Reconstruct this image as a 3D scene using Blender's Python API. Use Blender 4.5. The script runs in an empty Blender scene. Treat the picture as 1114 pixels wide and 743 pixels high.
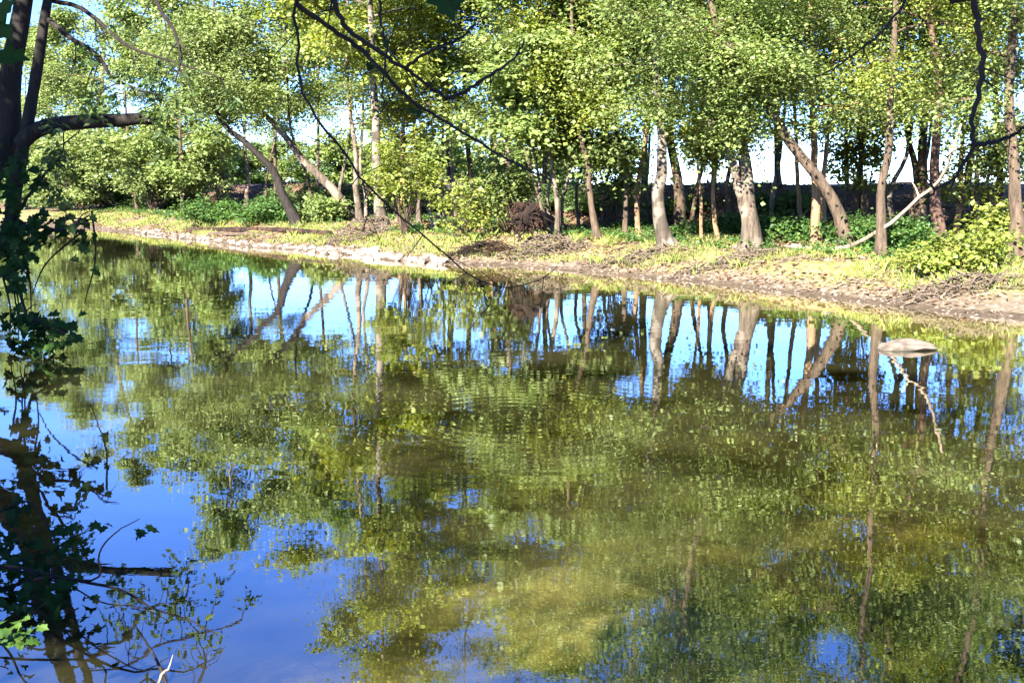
import bpy, math, random
import numpy as np
from mathutils import Vector, Matrix

# ------------------------------------------------------------------ basics
sc = bpy.context.scene
COL = sc.collection
PI = math.pi
H_CAM = 3.0
F = 1200.0
PITCH = math.atan(171.5 / F)
CP, SP = math.cos(PITCH), math.sin(PITCH)
rnd = random.Random(7)


def ray(px, py):
    u = (px - 557.0) / F
    v = (371.5 - py) / F
    return Vector((u, CP + v * SP, -SP + v * CP))


def at(px, py, Y):
    """world point that lies at distance Y in front of the viewpoint"""
    d = ray(px, py)
    t = Y / d.y
    return Vector((d.x * t, Y, H_CAM + d.z * t))


def tag(o, label=None, cat=None, group=None, kind=None):
    if label: o['label'] = label
    if cat: o['category'] = cat
    if group: o['group'] = group
    if kind: o['kind'] = kind
    return o


def empty(name, loc, label, cat, group=None):
    o = bpy.data.objects.new(name, None)
    o.empty_display_size = 0.3
    COL.objects.link(o)
    o.location = loc
    return tag(o, label, cat, group)


class MB:
    """collects geometry for ONE mesh object"""
    def __init__(s):
        s.v = []; s.f = []; s.n = 0

    def add(s, verts, faces):
        verts = np.asarray(verts, dtype=np.float32).reshape(-1, 3)
        faces = np.asarray(faces, dtype=np.int32)
        s.v.append(verts); s.f.append(faces + s.n); s.n += len(verts)

    def build(s, name, mat, parent=None, origin=(0, 0, 0), smooth=False):
        me = bpy.data.meshes.new(name)
        V = np.concatenate(s.v) - np.asarray(origin, dtype=np.float32)
        me.vertices.add(len(V))
        me.vertices.foreach_set('co', V.astype(np.float32).ravel())
        tot = sum(f.size for f in s.f)
        nf = sum(len(f) for f in s.f)
        me.loops.add(tot)
        me.loops.foreach_set('vertex_index', np.concatenate([f.ravel() for f in s.f]))
        cnt = np.concatenate([np.full(len(f), f.shape[1], dtype=np.int32) for f in s.f])
        st = np.zeros(nf, dtype=np.int32); st[1:] = np.cumsum(cnt)[:-1]
        me.polygons.add(nf)
        me.polygons.foreach_set('loop_start', st)
        me.polygons.foreach_set('loop_total', cnt)
        me.polygons.foreach_set('use_smooth', np.full(nf, smooth, dtype=bool))
        me.update(calc_edges=True)
        me.materials.append(mat)
        o = bpy.data.objects.new(name, me)
        COL.objects.link(o)
        if parent is not None:
            o.parent = parent
        else:
            o.location = origin
        return o


def catmull(pts, n):
    P = [Vector(p) for p in pts]
    if len(P) < 3:
        return [P[0].lerp(P[-1], i / n) for i in range(n + 1)]
    P = [P[0] * 2 - P[1]] + P + [P[-1] * 2 - P[-2]]
    segs = len(P) - 3
    out = []
    for i in range(n + 1):
        x = min(i / n * segs, segs - 1e-6)
        k = int(x); t = x - k
        a, b, c, d = P[k:k + 4]
        out.append(0.5 * ((2 * b) + (c - a) * t + (2 * a - 5 * b + 4 * c - d) * t * t
                          + (3 * b - a - 3 * c + d) * t ** 3))
    return out


def tube(mb, pts, radii, sides=8, rough=0.0, rg=rnd, cap=True):
    """tapered tube along points; rough gives an uneven, bark-like section"""
    pts = [Vector(p) for p in pts]
    n = len(pts)
    up = Vector((0.31, 0.77, 0.55))
    V = np.zeros((n, sides, 3), dtype=np.float32)
    lobes = [rg.uniform(-1, 1) for _ in range(sides)]
    for i in range(n):
        d = pts[min(i + 1, n - 1)] - pts[max(i - 1, 0)]
        if d.length < 1e-9: d = Vector((0, 0, 1))
        d.normalize()
        a = d.cross(up)
        if a.length < 1e-3: a = d.cross(Vector((1, 0, 0)))
        a.normalize(); b = d.cross(a)
        for k in range(sides):
            th = 2 * PI * k / sides
            r = radii[i] * (1 + rough * (0.6 * lobes[k] + rg.uniform(-.5, .5)))
            V[i, k] = pts[i] + a * (math.cos(th) * r) + b * (math.sin(th) * r)
    fs = []
    for i in range(n - 1):
        for k in range(sides):
            k2 = (k + 1) % sides
            fs.append((i * sides + k, i * sides + k2, (i + 1) * sides + k2, (i + 1) * sides + k))
    mb.add(V.reshape(-1, 3), fs)
    if cap:
        m = mb.n
        mb.add([pts[-1]] + [Vector(x) for x in V[-1]],
               [(0, 1 + k, 1 + (k + 1) % sides) for k in range(sides)])


# ------------------------------------------------------------------ materials
def new_mat(name):
    m = bpy.data.materials.new(name)
    m.use_nodes = True
    nt = m.node_tree
    nt.nodes.clear()
    out = nt.nodes.new('ShaderNodeOutputMaterial')
    return m, nt, out


def N(nt, t, **kw):
    n = nt.nodes.new(t)
    for k, v in kw.items():
        if k.startswith('i_'):
            n.inputs[k[2:].replace('_', ' ')].default_value = v
        else:
            setattr(n, k, v)
    return n


def ramp(nt, stops, interp='LINEAR'):
    n = nt.nodes.new('ShaderNodeValToRGB')
    cr = n.color_ramp
    cr.interpolation = interp
    while len(cr.elements) > 1: cr.elements.remove(cr.elements[-1])
    cr.elements[0].position = stops[0][0]; cr.elements[0].color = (*stops[0][1], 1)
    for p, c in stops[1:]:
        e = cr.elements.new(p); e.color = (*c, 1)
    return n


def leaf_mat(name, cols, trans=0.47, gloss=0.025):
    m, nt, out = new_mat(name)
    L = nt.links.new
    geo = N(nt, 'ShaderNodeNewGeometry')
    k = len(cols)
    r = ramp(nt, [(i / (k - 1), c) for i, c in enumerate(cols)])
    L(geo.outputs['Random Per Island'], r.inputs[0])
    tc = N(nt, 'ShaderNodeTexCoord')
    no = N(nt, 'ShaderNodeTexNoise'); no.inputs['Scale'].default_value = 0.45
    no.inputs['Detail'].default_value = 2
    L(tc.outputs['Object'], no.inputs['Vector'])
    mr = N(nt, 'ShaderNodeMapRange')
    mr.inputs['From Min'].default_value = 0.3; mr.inputs['From Max'].default_value = 0.7
    mr.inputs['To Min'].default_value = 0.62; mr.inputs['To Max'].default_value = 1.28
    L(no.outputs['Fac'], mr.inputs['Value'])
    hs = N(nt, 'ShaderNodeHueSaturation')
    L(mr.outputs['Result'], hs.inputs['Value']); L(r.outputs['Color'], hs.inputs['Color'])
    d = N(nt, 'ShaderNodeBsdfDiffuse'); t = N(nt, 'ShaderNodeBsdfTranslucent')
    L(hs.outputs['Color'], d.inputs['Color'])
    h2 = N(nt, 'ShaderNodeHueSaturation')
    h2.inputs['Hue'].default_value = 0.485; h2.inputs['Saturation'].default_value = 1.15
    h2.inputs['Value'].default_value = 1.15
    L(hs.outputs['Color'], h2.inputs['Color']); L(h2.outputs['Color'], t.inputs['Color'])
    mx = N(nt, 'ShaderNodeMixShader'); mx.inputs[0].default_value = trans
    L(d.outputs[0], mx.inputs[1]); L(t.outputs[0], mx.inputs[2])
    g = N(nt, 'ShaderNodeBsdfGlossy'); g.inputs['Roughness'].default_value = 0.55
    m2 = N(nt, 'ShaderNodeMixShader'); m2.inputs[0].default_value = gloss
    L(mx.outputs[0], m2.inputs[1]); L(g.outputs[0], m2.inputs[2])
    L(m2.outputs[0], out.inputs['Surface'])
    return m


def bark_mat(name, c1, c2, c3=None, scale=6.0, bump=0.5, patch=0.0):
    m, nt, out = new_mat(name)
    L = nt.links.new
    tc = N(nt, 'ShaderNodeTexCoord')
    mp = N(nt, 'ShaderNodeMapping'); mp.inputs['Scale'].default_value = (1, 1, 0.18)
    L(tc.outputs['Object'], mp.inputs['Vector'])
    n1 = N(nt, 'ShaderNodeTexNoise'); n1.inputs['Scale'].default_value = scale
    n1.inputs['Detail'].default_value = 8; n1.inputs['Roughness'].default_value = 0.7
    L(mp.outputs[0], n1.inputs['Vector'])
    r = ramp(nt, [(0.33, c1), (0.62, c2)])
    L(n1.outputs['Fac'], r.inputs[0])
    col = r.outputs['Color']
    if c3:
        n2 = N(nt, 'ShaderNodeTexNoise'); n2.inputs['Scale'].default_value = 1.6
        n2.inputs['Detail'].default_value = 4
        L(tc.outputs['Object'], n2.inputs['Vector'])
        rr = ramp(nt, [(0.5 - patch * .1, (0, 0, 0)), (0.56, (1, 1, 1))])
        L(n2.outputs['Fac'], rr.inputs[0])
        mx = N(nt, 'ShaderNodeMix'); mx.data_type = 'RGBA'
        L(rr.outputs['Color'], mx.inputs['Factor'])
        L(col, mx.inputs['A']); mx.inputs['B'].default_value = (*c3, 1)
        col = mx.outputs['Result']
    b = N(nt, 'ShaderNodeBsdfPrincipled'); b.inputs['Roughness'].default_value = 0.9
    b.inputs['Specular IOR Level'].default_value = 0.2
    L(col, b.inputs['Base Color'])
    bp = N(nt, 'ShaderNodeBump'); bp.inputs['Strength'].default_value = bump
    bp.inputs['Distance'].default_value = 0.06
    L(n1.outputs['Fac'], bp.inputs['Height']); L(bp.outputs[0], b.inputs['Normal'])
    L(b.outputs[0], out.inputs['Surface'])
    return m


M = {}
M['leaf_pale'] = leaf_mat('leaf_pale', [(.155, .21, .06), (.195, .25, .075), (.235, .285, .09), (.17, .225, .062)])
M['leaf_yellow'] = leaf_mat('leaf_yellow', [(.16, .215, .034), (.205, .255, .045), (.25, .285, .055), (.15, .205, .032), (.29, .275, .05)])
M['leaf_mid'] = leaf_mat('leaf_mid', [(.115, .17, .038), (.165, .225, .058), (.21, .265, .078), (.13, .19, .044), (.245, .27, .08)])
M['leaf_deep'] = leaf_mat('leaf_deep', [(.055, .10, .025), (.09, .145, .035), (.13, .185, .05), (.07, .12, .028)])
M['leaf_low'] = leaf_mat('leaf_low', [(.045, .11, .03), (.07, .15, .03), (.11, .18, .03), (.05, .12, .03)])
M['leaf_big_shade'] = leaf_mat('leaf_big_shade', [(.012, .032, .006), (.02, .048, .008), (.03, .06, .010)], trans=.3, gloss=.008)  # leaf green darkened so the near leaves look deep in shade
M['leaf_big_lit'] = leaf_mat('leaf_big_lit', [(.03, .075, .01), (.05, .10, .012), (.06, .11, .014)], trans=.4)  # brighter copy of the big leaf green, sunlight put into the colour
M['litter'] = leaf_mat('litter', [(.10, .055, .03), (.17, .10, .055), (.24, .16, .09), (.13, .075, .045), (.30, .21, .12)], trans=.05, gloss=.02)
M['grass'] = leaf_mat('grass', [(.08, .14, .018), (.15, .20, .03), (.24, .26, .05), (.32, .28, .10)], trans=.3, gloss=.03)
M['bark_grey'] = bark_mat('bark_grey', (.025, .018, .012), (.115, .088, .062), (.15, .12, .088), 9, .9, .1)
M['bark_brown'] = bark_mat('bark_brown', (.02, .014, .009), (.105, .073, .048), None, 8, .6)
M['bark_red'] = bark_mat('bark_red', (.03, .017, .012), (.14, .08, .055), None, 8, .6)
M['bark_pale'] = bark_mat('bark_pale', (.03, .022, .015), (.095, .076, .055), (.14, .118, .09), 6, .9, .1)
M['bark_dark'] = bark_mat('bark_dark', (.006, .005, .004), (.026, .020, .016), None, 9, .5)
M['bark_orange'] = bark_mat('bark_orange', (.09, .05, .025), (.27, .165, .09), None, 8, .5)
M['twig_pale'] = bark_mat('twig_pale', (.13, .095, .06), (.30, .235, .165), None, 9, .5)
M['twig_grey'] = bark_mat('twig_grey', (.12, .10, .085), (.30, .26, .23), None, 6, .2)
M['root'] = bark_mat('root', (.004, .0025, .002), (.02, .011, .007), (.04, .02, .012), 5, .8, .05)
M['drift'] = bark_mat('drift', (.035, .025, .017), (.14, .105, .072), None, 9, .4)


def rock_mat(name, c1, c2):
    m, nt, out = new_mat(name)
    L = nt.links.new
    tc = N(nt, 'ShaderNodeTexCoord'); oi = N(nt, 'ShaderNodeObjectInfo')
    n1 = N(nt, 'ShaderNodeTexNoise'); n1.inputs['Scale'].default_value = 7; n1.inputs['Detail'].default_value = 7
    L(tc.outputs['Object'], n1.inputs['Vector'])
    r = ramp(nt, [(.3, c1), (.7, c2)]); L(n1.outputs['Fac'], r.inputs[0])
    mr = N(nt, 'ShaderNodeMapRange'); mr.inputs['To Min'].default_value = .65; mr.inputs['To Max'].default_value = 1.15
    L(oi.outputs['Random'], mr.inputs['Value'])
    hs = N(nt, 'ShaderNodeHueSaturation'); L(mr.outputs[0], hs.inputs['Value']); L(r.outputs[0], hs.inputs['Color'])
    col = hs.outputs[0]
    if name == 'sandstone':      # damp, algae-stained foot where it meets the water
        sz_ = N(nt, 'ShaderNodeSeparateXYZ'); L(tc.outputs['Object'], sz_.inputs[0])
        ad = N(nt, 'ShaderNodeMath'); ad.operation = 'MULTIPLY_ADD'; ad.inputs[1].default_value = .10
        L(n1.outputs['Fac'], ad.inputs[0]); L(sz_.outputs['Z'], ad.inputs[2])
        wr = N(nt, 'ShaderNodeMapRange'); wr.inputs['From Min'].default_value = .045; wr.inputs['From Max'].default_value = .085
        L(ad.outputs[0], wr.inputs['Value'])
        mw = N(nt, 'ShaderNodeMix'); mw.data_type = 'RGBA'; L(wr.outputs[0], mw.inputs['Factor'])
        mw.inputs['A'].default_value = (.035, .028, .016, 1); L(col, mw.inputs['B']); col = mw.outputs['Result']
    b = N(nt, 'ShaderNodeBsdfPrincipled'); b.inputs['Roughness'].default_value = .85
    L(col, b.inputs['Base Color'])
    bp = N(nt, 'ShaderNodeBump'); bp.inputs['Strength'].default_value = .5; bp.inputs['Distance'].default_value = .03
    L(n1.outputs['Fac'], bp.inputs['Height']); L(bp.outputs[0], b.inputs['Normal'])
    L(b.outputs[0], out.inputs['Surface'])
    return m


M['stone'] = rock_mat('stone', (.10, .075, .058), (.27, .21, .16))
M['sandstone'] = rock_mat('sandstone', (.08, .058, .04), (.23, .175, .12))

# ------------------------------------------------------------------ terrain
FX = np.array([-2000, -300, -120, -60, -29, -21, -13, -7.5, -2.7, .1, 2.6, 4.3, 6.2, 8.1, 9.3, 10.4, 11.9, 16, 25, 40, 80, 300, 2000.])
FY = np.array([460, 260, 130, 97, 75, 65.4, 53.6, 47.3, 41.2, 40.6, 37.8, 35.6, 33.0, 29.8, 27.4, 25.4, 23.9, 21.5, 18, 15, 10, -10, -300.])
GX = np.array([-2000, -300, -60, -30, -16, -11.8, -10.8, -8, -5, -3, 0, 3, 10, 30, 80, 300, 2000.])
GY = np.array([430, 225, 72, 42, 26.5, 21.5, 17.5, 11.5, 7.2, 5.9, 4.4, 3.5, 2, 0, -5, -25, -320.])


def px_ground(px, py, z):
    d = ray(px, py); t = (z - H_CAM) / d.z
    return d.x * t, d.y * t


BARS = []   # shoals in the bed: x, y, rx, ry, lift
for (px, py, rx, ry, lift) in ((585, 660, 1.7, 1.15, .85), (700, 705, 1.6, .8, .45), (640, 738, 1.4, .5, .22), (760, 570, 1.7, .6, .46), (940, 455, 2.6, .8, .52),
                               (640, 600, 1.0, .6, .26), (700, 490, 1.6, .6, .34), (960, 600, 1.5, .6, .38),
                               (860, 690, 1.5, .6, .22), (1010, 540, 2.0, .7, .38), (470, 425, 2.6, .9, .40), (500, 560, 1.0, .6, .22)):
    x, y = px_ground(px, py, -.3)
    BARS.append((x, y, rx, ry, lift))


def sstep(a, b, x):
    t = np.clip((x - a) / (b - a), 0, 1)
    return t * t * (3 - 2 * t)


def wob(x, y):
    return (np.sin(x * 1.3 + 1.7 * np.sin(y * .7)) + np.sin(y * 1.9 + 1.3 * np.sin(x * 1.1 + 2)) * .7 + np.sin((x + y) * 3.1 + np.sin(x * 2.7)) * .45) / 2.1


def shore(x, y):
    f = np.interp(x, FX, FY)
    return 0.75 * (y - f) + .42 * wob(x * .7, y * .7) + .16 * wob(x * 2.3 + 4, y * 2.1)


def height(x, y):
    x = np.asarray(x, float); y = np.asarray(y, float)
    s = shore(x, y)
    r = 0.8 * (np.interp(x, GX, GY) - y) + .15 * wob(x, y)
    w = wob(x, y)
    # far side
    zf = np.interp(s, [-30, -9, -4, -1.2, 0, 1.4, 3.8, 9, 13, 19.5, 22, 27, 34, 60, 400, 3000],
                   [-1.1, -1.02, -.6, -.16, 0.02, .22, .78, .98, 1.05, 2.8, 2.94, 2.9, 1.2, 1.0, 1.0, 1.0])
    zf = zf + np.where((s > 17) & (s < 32), .10 * wob(x * .5, y * .2) + .06 * wob(x * 1.7 + 2, y * .5), 0)
    zf = zf + np.where(s > 1, .06 * w * np.minimum(s / 4, 1), .02 * w)
    zn = np.interp(r, [-30, -4, -1.2, 0, 1.2, 2.6, 6, 60], [-1.2, -1.15, -1.0, 0.0, .75, 1.35, 1.45, 1.6]) + .04 * w
    z = np.maximum(zf, zn)
    lift = np.zeros_like(z) + .34 * np.exp(-((x - 3.0) / 3.2) ** 4 - ((y - 8.5) / 4.5) ** 4) + .22 * np.exp(-((x - 5) / 5) ** 4 - ((y - 17) / 6) ** 4)
    for (bx, by, rx, ry, l) in BARS:
        d2 = ((x - bx + .25 * rx * wob(x * .8, y * .8 + bx)) / (1.25 * rx)) ** 2 + ((y - by + .3 * ry * wob(x * .6 + by, y)) / (1.25 * ry)) ** 2
        lift = np.maximum(lift, .5 * lift + .72 * l * np.exp(-d2 ** 1.4) * (1 + .15 * wob(x * 2.2, y * 2.2)))
    z = np.where(z < -.12, np.minimum(z + lift * (1 + .25 * w), -.12), z)
    return z


def gz(x, y):
    return float(height(x, y))


def ground_hit(px, py):
    d = ray(px, py)
    t = 3.0
    while t < 400:
        p = Vector((d.x * t, d.y * t, H_CAM + d.z * t))
        if p.z < gz(p.x, p.y): break
        t += .1
    return p


def axis(a, b, step, ext, grow):
    c = list(np.arange(a, b, step))
    s = step; lo = [a]; hi = [c[-1]]
    while lo[-1] > -ext: s *= grow; lo.append(lo[-1] - s)
    s = step
    while hi[-1] < ext: s *= grow; hi.append(hi[-1] + s)
    return np.array(lo[:0:-1] + c + hi[1:])


ax = axis(-34, 26, .24, 2500, 1.22)
ay = axis(-4, 88, .24, 2500, 1.22)
XX, YY = np.meshgrid(ax, ay)
ZZ = height(XX, YY)
nx, ny = len(ax), len(ay)
idx = np.arange(nx * ny).reshape(ny, nx)
quads = np.stack([idx[:-1, :-1], idx[:-1, 1:], idx[1:, 1:], idx[1:, :-1]], -1).reshape(-1, 4)


def ground_mat():
    m, nt, out = new_mat('ground')
    L = nt.links.new
    tc = N(nt, 'ShaderNodeTexCoord')
    at_s = N(nt, 'ShaderNodeAttribute'); at_s.attribute_name = 'shore'
    sep = N(nt, 'ShaderNodeSeparateXYZ'); L(tc.outputs['Object'], sep.inputs[0])

    def noise(scale, det=6, ro=.6):
        n = N(nt, 'ShaderNodeTexNoise'); n.inputs['Scale'].default_value = scale
        n.inputs['Detail'].default_value = det; n.inputs['Roughness'].default_value = ro
        L(tc.outputs['Object'], n.inputs['Vector']); return n.outputs['Fac']
    nA, nB, nC = noise(.9), noise(5, 8, .7), noise(22, 4)

    def mix(f, a, b):
        x = N(nt, 'ShaderNodeMix'); x.data_type = 'RGBA'
        L(f, x.inputs['Factor'])
        for k, v in (('A', a), ('B', b)):
            if isinstance(v, tuple): x.inputs[k].default_value = (*v, 1)
            else: L(v, x.inputs[k])
        return x.outputs['Result']

    def math_(op, a, b):
        x = N(nt, 'ShaderNodeMath'); x.operation = op
        for i, v in enumerate((a, b)):
            if isinstance(v, (int, float)): x.inputs[i].default_value = v
            else: L(v, x.inputs[i])
        return x.outputs[0]

    def rmp(v, a, b):
        x = N(nt, 'ShaderNodeMapRange'); x.interpolation_type = 'SMOOTHSTEP'
        x.inputs['From Min'].default_value = a; x.inputs['From Max'].default_value = b
        L(v, x.inputs['Value']); return x.outputs[0]
    # bed: dark silt in the pools, sandy shoals, algae
    bed = ramp(nt, [(.3, (.022, .021, .008)), (.7, (.085, .078, .030))]); L(nB, bed.inputs[0])
    sand = ramp(nt, [(.3, (.26, .23, .09)), (.7, (.46, .41, .18))]); L(nB, sand.inputs[0])
    zz = math_('ADD', sep.outputs['Z'], math_('MULTIPLY', math_('SUBTRACT', noise(1.7, 6, .65), .5), .9))
    c = mix(rmp(zz, -.72, -.15), bed.outputs[0], sand.outputs[0])
    mud = ramp(nt, [(.3, (.06, .043, .028)), (.5, (.14, .105, .07)), (.7, (.235, .185, .13))]); L(nB, mud.inputs[0])
    wet = ramp(nt, [(.3, (.03, .021, .013)), (.7, (.11, .08, .05))]); L(nB, wet.inputs[0])
    c = mix(rmp(sep.outputs['Z'], -.12, .0), c, wet.outputs[0])
    c = mix(rmp(math_('ADD', sep.outputs['Z'], math_('MULTIPLY', math_('SUBTRACT', nB, .5), .25)), .05, .13), c, mud.outputs[0])
    grass = ramp(nt, [(.36, (.075, .085, .02)), (.46, (.15, .15, .04)), (.54, (.17, .125, .07)), (.7, (.25, .19, .12))]); L(nB, grass.outputs and grass.inputs[0])
    s2 = math_('ADD', at_s.outputs['Fac'], math_('MULTIPLY', math_('SUBTRACT', nA, .5), 3.5))
    c = mix(rmp(s2, 1.1, 2.2), c, grass.outputs[0])
    lit = ramp(nt, [(.3, (.06, .035, .02)), (.5, (.13, .08, .05)), (.7, (.24, .14, .09))]); L(nB, lit.inputs[0])
    c = mix(rmp(s2, 5.0, 8.5), c, lit.outputs[0])
    field = ramp(nt, [(.3, (.12, .17, .04)), (.7, (.20, .24, .07))]); L(nA, field.inputs[0])
    c = mix(rmp(s2, 26, 34), c, field.outputs[0])
    b = N(nt, 'ShaderNodeBsdfPrincipled'); b.inputs['Roughness'].default_value = .95
    b.inputs['Specular IOR Level'].default_value = .15
    L(c, b.inputs['Base Color'])
    bp = N(nt, 'ShaderNodeBump'); bp.inputs['Strength'].default_value = .8; bp.inputs['Distance'].default_value = .092
    L(math_('ADD', nB, math_('MULTIPLY', nC, .4)), bp.inputs['Height']); L(bp.outputs[0], b.inputs['Normal'])
    L(b.outputs[0], out.inputs['Surface'])
    return m


mb = MB(); mb.add(np.stack([XX, YY, ZZ], -1).reshape(-1, 3), quads)
ground = mb.build('ground', ground_mat(), smooth=True)
tag(ground, kind='structure')
SS = np.where(shore(XX, YY) > -12, shore(XX, YY), .8 * (np.interp(XX, GX, GY) - YY))
SN = .8 * (np.interp(XX, GX, GY) - YY)
SS = np.maximum(shore(XX, YY), np.minimum(SN, 4.0))
a_ = ground.data.attributes.new('shore', 'FLOAT', 'POINT')
a_.data.foreach_set('value', SS.astype(np.float32).ravel())

# ------------------------------------------------------------------ water


F0 = .15


def water_mat():
    m, nt, out = new_mat('water')
    L = nt.links.new
    tc = N(nt, 'ShaderNodeTexCoord')

    def noise(scale, sx, sy, det=2, rot=0):
        mp = N(nt, 'ShaderNodeMapping'); mp.inputs['Scale'].default_value = (sx, sy, 1)
        mp.inputs['Rotation'].default_value = (0, 0, rot)
        L(tc.outputs['Object'], mp.inputs['Vector'])
        n = N(nt, 'ShaderNodeTexNoise'); n.inputs['Scale'].default_value = scale
        n.inputs['Detail'].default_value = det
        L(mp.outputs[0], n.inputs['Vector']); return n.outputs['Fac']

    def math_(op, a, b):
        x = N(nt, 'ShaderNodeMath'); x.operation = op
        for i, v in enumerate((a, b)):
            if isinstance(v, (int, float)): x.inputs[i].default_value = v
            else: L(v, x.inputs[i])
        return x.outputs[0]
    long_ = noise(.7, 1, 1.3, 2, .3)
    fine = noise(7.0, .55, 1.0, 3, -.2)
    mask = noise(.16, 1, 1, 3)
    mr = N(nt, 'ShaderNodeMapRange'); mr.inputs['From Min'].default_value = .45; mr.inputs['From Max'].default_value = .65
    mr.inputs['To Min'].default_value = .25; mr.inputs['To Max'].default_value = 1.0
    L(mask, mr.inputs['Value'])
    # faint rings spreading from a fish rise, at their place on the water
    wv = N(nt, 'ShaderNodeTexWave'); wv.wave_type = 'RINGS'; wv.rings_direction = 'Z'
    mp = N(nt, 'ShaderNodeMapping'); mp.vector_type = 'POINT'
    cx, cy = px_ground(560, 452, 0)
    mp.inputs['Location'].default_value = (-cx, -cy, 0)
    L(tc.outputs['Object'], mp.inputs['Vector']); L(mp.outputs[0], wv.inputs['Vector'])
    wv.inputs['Scale'].default_value = 1.3; wv.inputs['Distortion'].default_value = .6
    ln = N(nt, 'ShaderNodeVectorMath'); ln.operation = 'LENGTH'; L(mp.outputs[0], ln.inputs[0])
    fall = N(nt, 'ShaderNodeMapRange'); fall.interpolation_type = 'SMOOTHSTEP'
    fall.inputs['From Min'].default_value = 1; fall.inputs['From Max'].default_value = 6
    fall.inputs['To Min'].default_value = 1; fall.inputs['To Max'].default_value = 0
    L(ln.outputs['Value'], fall.inputs['Value'])
    h = math_('ADD', math_('MULTIPLY', long_, 1.0),
              math_('ADD', math_('MULTIPLY', math_('MULTIPLY', fine, mr.outputs[0]), .16),
                    math_('MULTIPLY', math_('MULTIPLY', wv.outputs['Fac'], fall.outputs[0]), .07)))
    bp = N(nt, 'ShaderNodeBump'); bp.inputs['Strength'].default_value = 1.0; bp.inputs['Distance'].default_value = .0038
    L(h, bp.inputs['Height'])
    # Schlick reflectance, the same from above and below
    ge = N(nt, 'ShaderNodeNewGeometry')
    dt = N(nt, 'ShaderNodeVectorMath'); dt.operation = 'DOT_PRODUCT'
    L(ge.outputs['Incoming'], dt.inputs[0]); L(bp.outputs[0], dt.inputs[1])
    cs = math_('ABSOLUTE', dt.outputs['Value'], 0)
    fr = N(nt, 'ShaderNodeMath'); fr.operation = 'MULTIPLY_ADD'; fr.use_clamp = True
    L(math_('POWER', math_('SUBTRACT', 1.0, cs), 3.5), fr.inputs[0])
    fr.inputs[1].default_value = 1 - F0; fr.inputs[2].default_value = F0
    tr = N(nt, 'ShaderNodeBsdfTransparent'); tr.inputs['Color'].default_value = (.95, .96, .9, 1)
    gl = N(nt, 'ShaderNodeBsdfGlossy'); gl.inputs['Roughness'].default_value = .0
    gl.inputs['Color'].default_value = (1, 1, 1, 1)
    L(bp.outputs[0], gl.inputs['Normal'])
    silt = N(nt, 'ShaderNodeBsdfDiffuse'); silt.inputs['Color'].default_value = (.125, .115, .042, 1)
    murk = N(nt, 'ShaderNodeMixShader')       # silt hanging in the water, in drifting swirls
    mm = N(nt, 'ShaderNodeMapRange'); mm.inputs['From Min'].default_value = .35; mm.inputs['From Max'].default_value = .68
    mm.inputs['To Min'].default_value = .0; mm.inputs['To Max'].default_value = .26
    L(noise(.35, 1, 1.4, 5, .5), mm.inputs['Value']); L(mm.outputs[0], murk.inputs[0])
    L(tr.outputs[0], murk.inputs[1]); L(silt.outputs[0], murk.inputs[2])
    mx = N(nt, 'ShaderNodeMixShader'); L(fr.outputs[0], mx.inputs[0])
    L(murk.outputs[0], mx.inputs[1]); L(gl.outputs[0], mx.inputs[2])
    L(mx.outputs[0], out.inputs['Surface'])
    va = N(nt, 'ShaderNodeVolumeAbsorption'); va.inputs['Color'].default_value = (.60, .56, .26, 1)
    va.inputs['Density'].default_value = 1.0
    L(va.outputs[0], out.inputs['Volume'])
    return m


mb = MB(); mb.add([(-400, -60, 0), (400, -60, 0), (400, 400, 0), (-400, 400, 0)], [(0, 1, 2, 3)])
tag(mb.build('water', water_mat()), kind='structure')

# ------------------------------------------------------------------ foliage


def leaf_quads(mb, P, A, Nn, size, asp, rg, fold=.12):
    """many folded diamond leaves: position, axis, normal (arrays)"""
    n = len(P)
    A = A / np.maximum(np.linalg.norm(A, axis=1, keepdims=True), 1e-6)
    B = np.cross(Nn, A); B /= np.maximum(np.linalg.norm(B, axis=1, keepdims=True), 1e-6)
    U = np.cross(A, B)
    s = size * np.clip(rg.lognormal(0, .3, (n, 1)), .4, 1.9)
    w = s * asp
    V = np.stack([P, P + A * s * .45 + B * w + U * s * fold, P + A * s, P + A * s * .45 - B * w + U * s * fold], 1)
    q = np.arange(n * 4).reshape(n, 4)
    mb.add(V.reshape(-1, 3), q)


def cluster_leaves(mb, C, R, n_per, size, asp, rg, flat=.6, droop=.35, zmin=None, center=None):
    """leaf clumps: centres C (k,3), radii R (k,)"""
    C = np.asarray(C); R = np.asarray(R)
    k = len(C)
    cnt = np.maximum(6, rg.poisson(n_per * np.clip((R / R.mean()) ** 1.3, .3, 2.2)))
    ii = np.repeat(np.arange(k), cnt)
    n = len(ii)
    off = rg.normal(0, .55, (n, 3)); off[:, 2] *= flat
    # each clump tilts its own way so that sprays read as layers
    tilt = rg.normal(0, .45, (k, 2))
    off[:, 2] += off[:, 0] * tilt[ii, 0] + off[:, 1] * tilt[ii, 1]
    P = C[ii] + off * R[ii, None]
    P[:, 2] -= (off[:, 0] ** 2 + off[:, 1] ** 2) * R[ii] * droop * .6
    Nn = rg.normal(0, .42, (n, 3)); Nn[:, 2] += .85 + off[:, 2] * .5
    Nn[:, :2] += off[:, :2] * .9
    A = rg.normal(0, 1, (n, 3)); A[:, :2] += off[:, :2] * 1.5; A[:, 2] = A[:, 2] * .35 - droop
    if zmin is not None:
        kp = P[:, 2] > zmin + rg.uniform(0, .4, n)
        P, A, Nn = P[kp], A[kp], Nn[kp]
    leaf_quads(mb, P, A, Nn, size, asp, rg)


LOBES = [(0, 0), (.22, -.34), (.12, -.20), (.50, -.52), (.40, -.24), (.78, -.27), (1, 0), (.78, .27), (.40, .24), (.50, .52), (.12, .20), (.22, .34)]
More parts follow.
